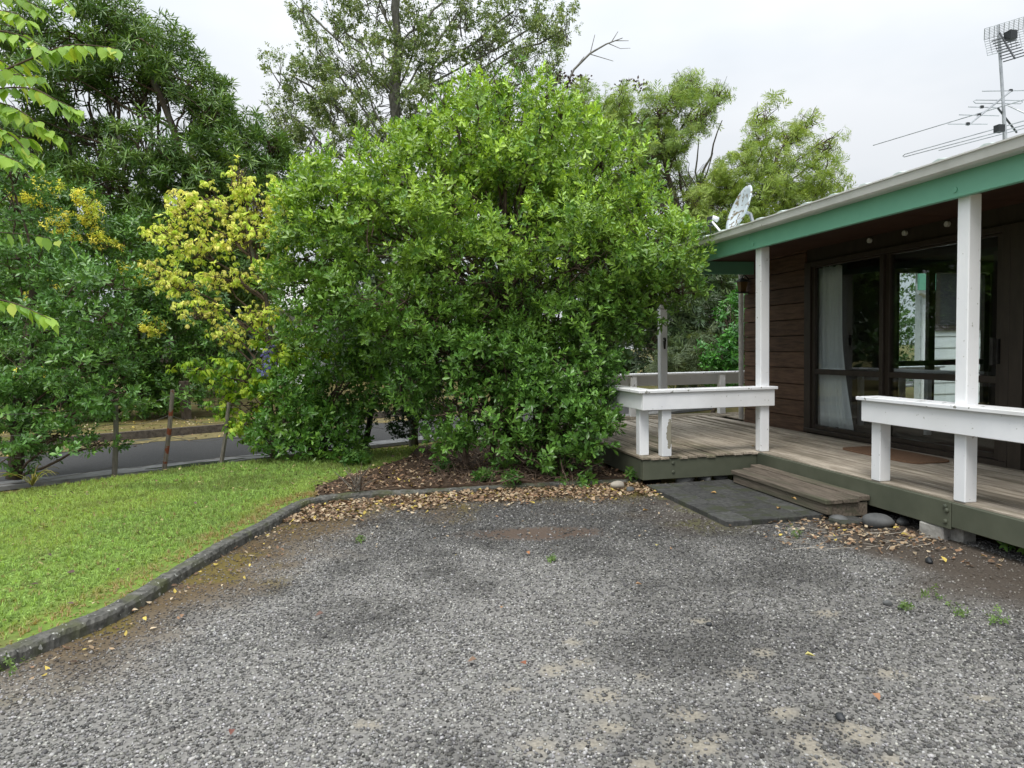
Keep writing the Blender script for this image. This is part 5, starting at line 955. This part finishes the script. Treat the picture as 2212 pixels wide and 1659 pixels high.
# ---- low plants
def tuftplant(name, label, cat, p, n, size, cols, temps, mat, spread, seed, up_=.6, group=None):
    g3 = np.random.default_rng(seed); P_ = np.array([np.clip(g3.normal(0, spread * .7, n), -spread, spread), g3.normal(0, spread * .7, n), np.abs(g3.normal(0, spread * .5, n)) + .004]).T; C = np.array(cols)[g3.integers(0, len(cols), n)] * g3.uniform(.8, 1.2, (n, 1))
    me = scatter(name, temps, P_, unit(g3.normal(size=(n, 3)) * .5 + [0, 0, up_]), size * g3.uniform(.7, 1.2, n), C, mat); return tag(link(name, me, None, tuple(p)), label, cat, group)
GR = [(.12, .20, .06), (.16, .24, .08)]
for i, (x0, y0, s_, lab) in enumerate(((2014, 1292, .05, 'green weed rosette nearest the soil edge on the right gravel'), (2074, 1328, .035, 'small green weed second from the right on the gravel'), (2152, 1345, .045, 'rightmost small green weed on the gravel'), (1716, 1160, .045, 'lone green weed on the gravel below the step'), (15, 1452, .06, 'green weed at the foot of the kerb at the left edge'), (1955, 1318, .025, 'tiny green weed left of the others on the right gravel'), (1190, 1212, .02, 'tiny weed on the gravel in the middle'), (778, 1170, .03, 'small pale weed on the mossy gravel below the kerb'))):
    tuftplant('weed', lab, 'weed', gz(x0, y0, .006), 16, .02, GR, SPR, M['grass'], s_, 50 + i)
for i, (x0, y0, s_, n, lab) in enumerate(((770, 1000, .14, 90, 'low leafy seedling clump where the lawn meets the bed'), (1045, 1035, .10, 40, 'small light green plant under the left front of the bush'), (960, 1015, .10, 34, 'ivy sprig at the front left of the bed'), (1375, 1030, .07, 16, 'ivy sprig by the deck corner'), (1105, 1040, .08, 30, 'pale green seedling under the middle of the bush'), (2195, 1180, .07, 24, 'weedy sprig under the deck at the right edge'))):
    tuftplant('seedling', lab, 'seedling', gz(x0, y0, .08), n, .06, [(.06, .15, .03), (.10, .20, .04)], ROSV, M['softleaf'], s_, 70 + i)
def straps(name, label, p, n, ln, cols, seed, wd=.012):
    g3 = random.Random(seed); root = empty(name, label, 'plant', tuple(p))
    for k in range(n):
        a = g3.uniform(0, 6.28); l_ = ln * g3.uniform(.6, 1.1); d = np.array([math.cos(a), math.sin(a), 0]); s = np.array([-math.sin(a), math.cos(a), 0]) * wd; pts = []
        for i in range(6): t = i / 5; pts.append(d * l_ * t * .75 + np.array([0, 0, l_ * (1.0 * t - .75 * t * t)]))
        V_ = []
        for i, q in enumerate(pts): wv = (1 - (i / 5) ** 2) * .9 + .1; V_ += [q - s * wv + [0, 0, .004], q, q + s * wv + [0, 0, .004]]
        Fq = []
        for i in range(5): b = 3 * i; Fq += [(b, b + 1, b + 4, b + 3), (b + 1, b + 2, b + 5, b + 4)]
        me = npmesh('blade', np.array(V_), np.array(Fq), M['grass'], np.tile(np.array(cols[k % len(cols)]) * g3.uniform(.8, 1.2), (18, 1))); link('blade', me, root)
straps('strap_plant', 'yellow green strap leaved plant behind the left deck rail', HW(2.3, 9.6, .07), 40, .62, [(.28, .30, .07), (.14, .20, .04)], 3, .016)
straps('strap_grass', 'long pale strap grass at the foot of the left bush', gz(70, 1050, .06), 16, .55, [(.20, .22, .06), (.30, .27, .10)], 4, .007)
# ---- single leaves one can pick out
for i, (x0, y0, c_, s_, lab) in enumerate(((1893, 1506, (.34, .18, .10), .05, 'orange brown curled leaf on the gravel at lower right'), (1750, 1416, (.48, .43, .16), .045, 'yellow leaf on the gravel in the lower right part'), (1420, 1178, (.46, .41, .18), .045, 'pale yellow leaf in the middle of the upper gravel'), (1130, 1433, (.24, .10, .06), .04, 'reddish curled leaf left of the sandy patches'), (1020, 1427, (.20, .13, .09), .045, 'brown leaf stalk on the gravel left of the centre'), (500, 1582, (.17, .075, .06), .035, 'dark red leaf at the lower left of the gravel'), (1380, 1262, (.36, .22, .12), .04, 'tan leaf on the gravel below the pavers'), (1085, 1312, (.34, .20, .11), .035, 'small tan leaf on the gravel left of centre'), (1035, 1058, (.5, .40, .10), .05, 'yellow leaf on the leaf heap in front of the bush'), (690, 1328, (.16, .10, .08), .05, 'dark leaf on the gravel near the kerb'), (1140, 1195, (.36, .17, .08), .05, 'tan leaf just below the brown dirt patch'))):
    v = (LEAF_OB[0] - [0, .5, 0]) * np.array([1.5, 1, 1]); v[:, 2] += 2.2 * v[:, 0] ** 2 + .25 * v[:, 1] ** 2; p_ = gz(x0, y0, .022)
    tag(link('fallen_leaf', npmesh('fallen_leaf', v * s_, LEAF_OB[1], M['dryleaf'], np.tile(c_, (len(v), 1))), None, tuple(p_), (.15, .1, i * 1.3)), lab, 'leaf', 'single fallen leaves on the gravel')
for i, (x0, y0, z_, lab) in enumerate(((1715, 1077, .178, 'orange leaf lying on the wooden step'), (1683, 1097, .05, 'dry leaf on the pavers near the front'), (1541, 1064, .05, 'small yellow leaf on the pavers'), (1625, 963, .307, 'pale leaf on the deck below the corner railing'), (1395, 1102, .01, 'pale leaf on moss left of the pavers'))):
    v = (LEAF_OB[0] - [0, .5, 0]) * np.array([1.4, 1, 1]); v[:, 2] += 2.0 * v[:, 0] ** 2; p_ = gz(x0, y0, z_)
    tag(link('fallen_leaf', npmesh('fallen_leaf', v * .055, LEAF_OB[1], M['dryleaf'], np.tile((.42, .26, .10), (len(v), 1))), None, tuple(p_), (.1, .15, i * 1.9 + .4)), lab, 'leaf', 'single fallen leaves by the deck')
# violet flowers in the shrub
fl = [gy(580, 765, 9.0) + rng.normal(size=3) * .05 for _ in range(22)] + [gy(572, 800, 9.0) + rng.normal(size=3) * .05 for _ in range(22)]; fl = np.array(fl); fb_ = fl.mean(0)
tag(link('flower_cluster', scatter('flower_cluster', SPR, fl - fb_, unit(rng.normal(size=fl.shape)), np.full(len(fl), .028), np.tile([.22, .20, .62], (len(fl), 1)), M['softleaf']), None, tuple(fb_)), 'small violet blue flower cluster among the lime leaves', 'flowers', kind='stuff')
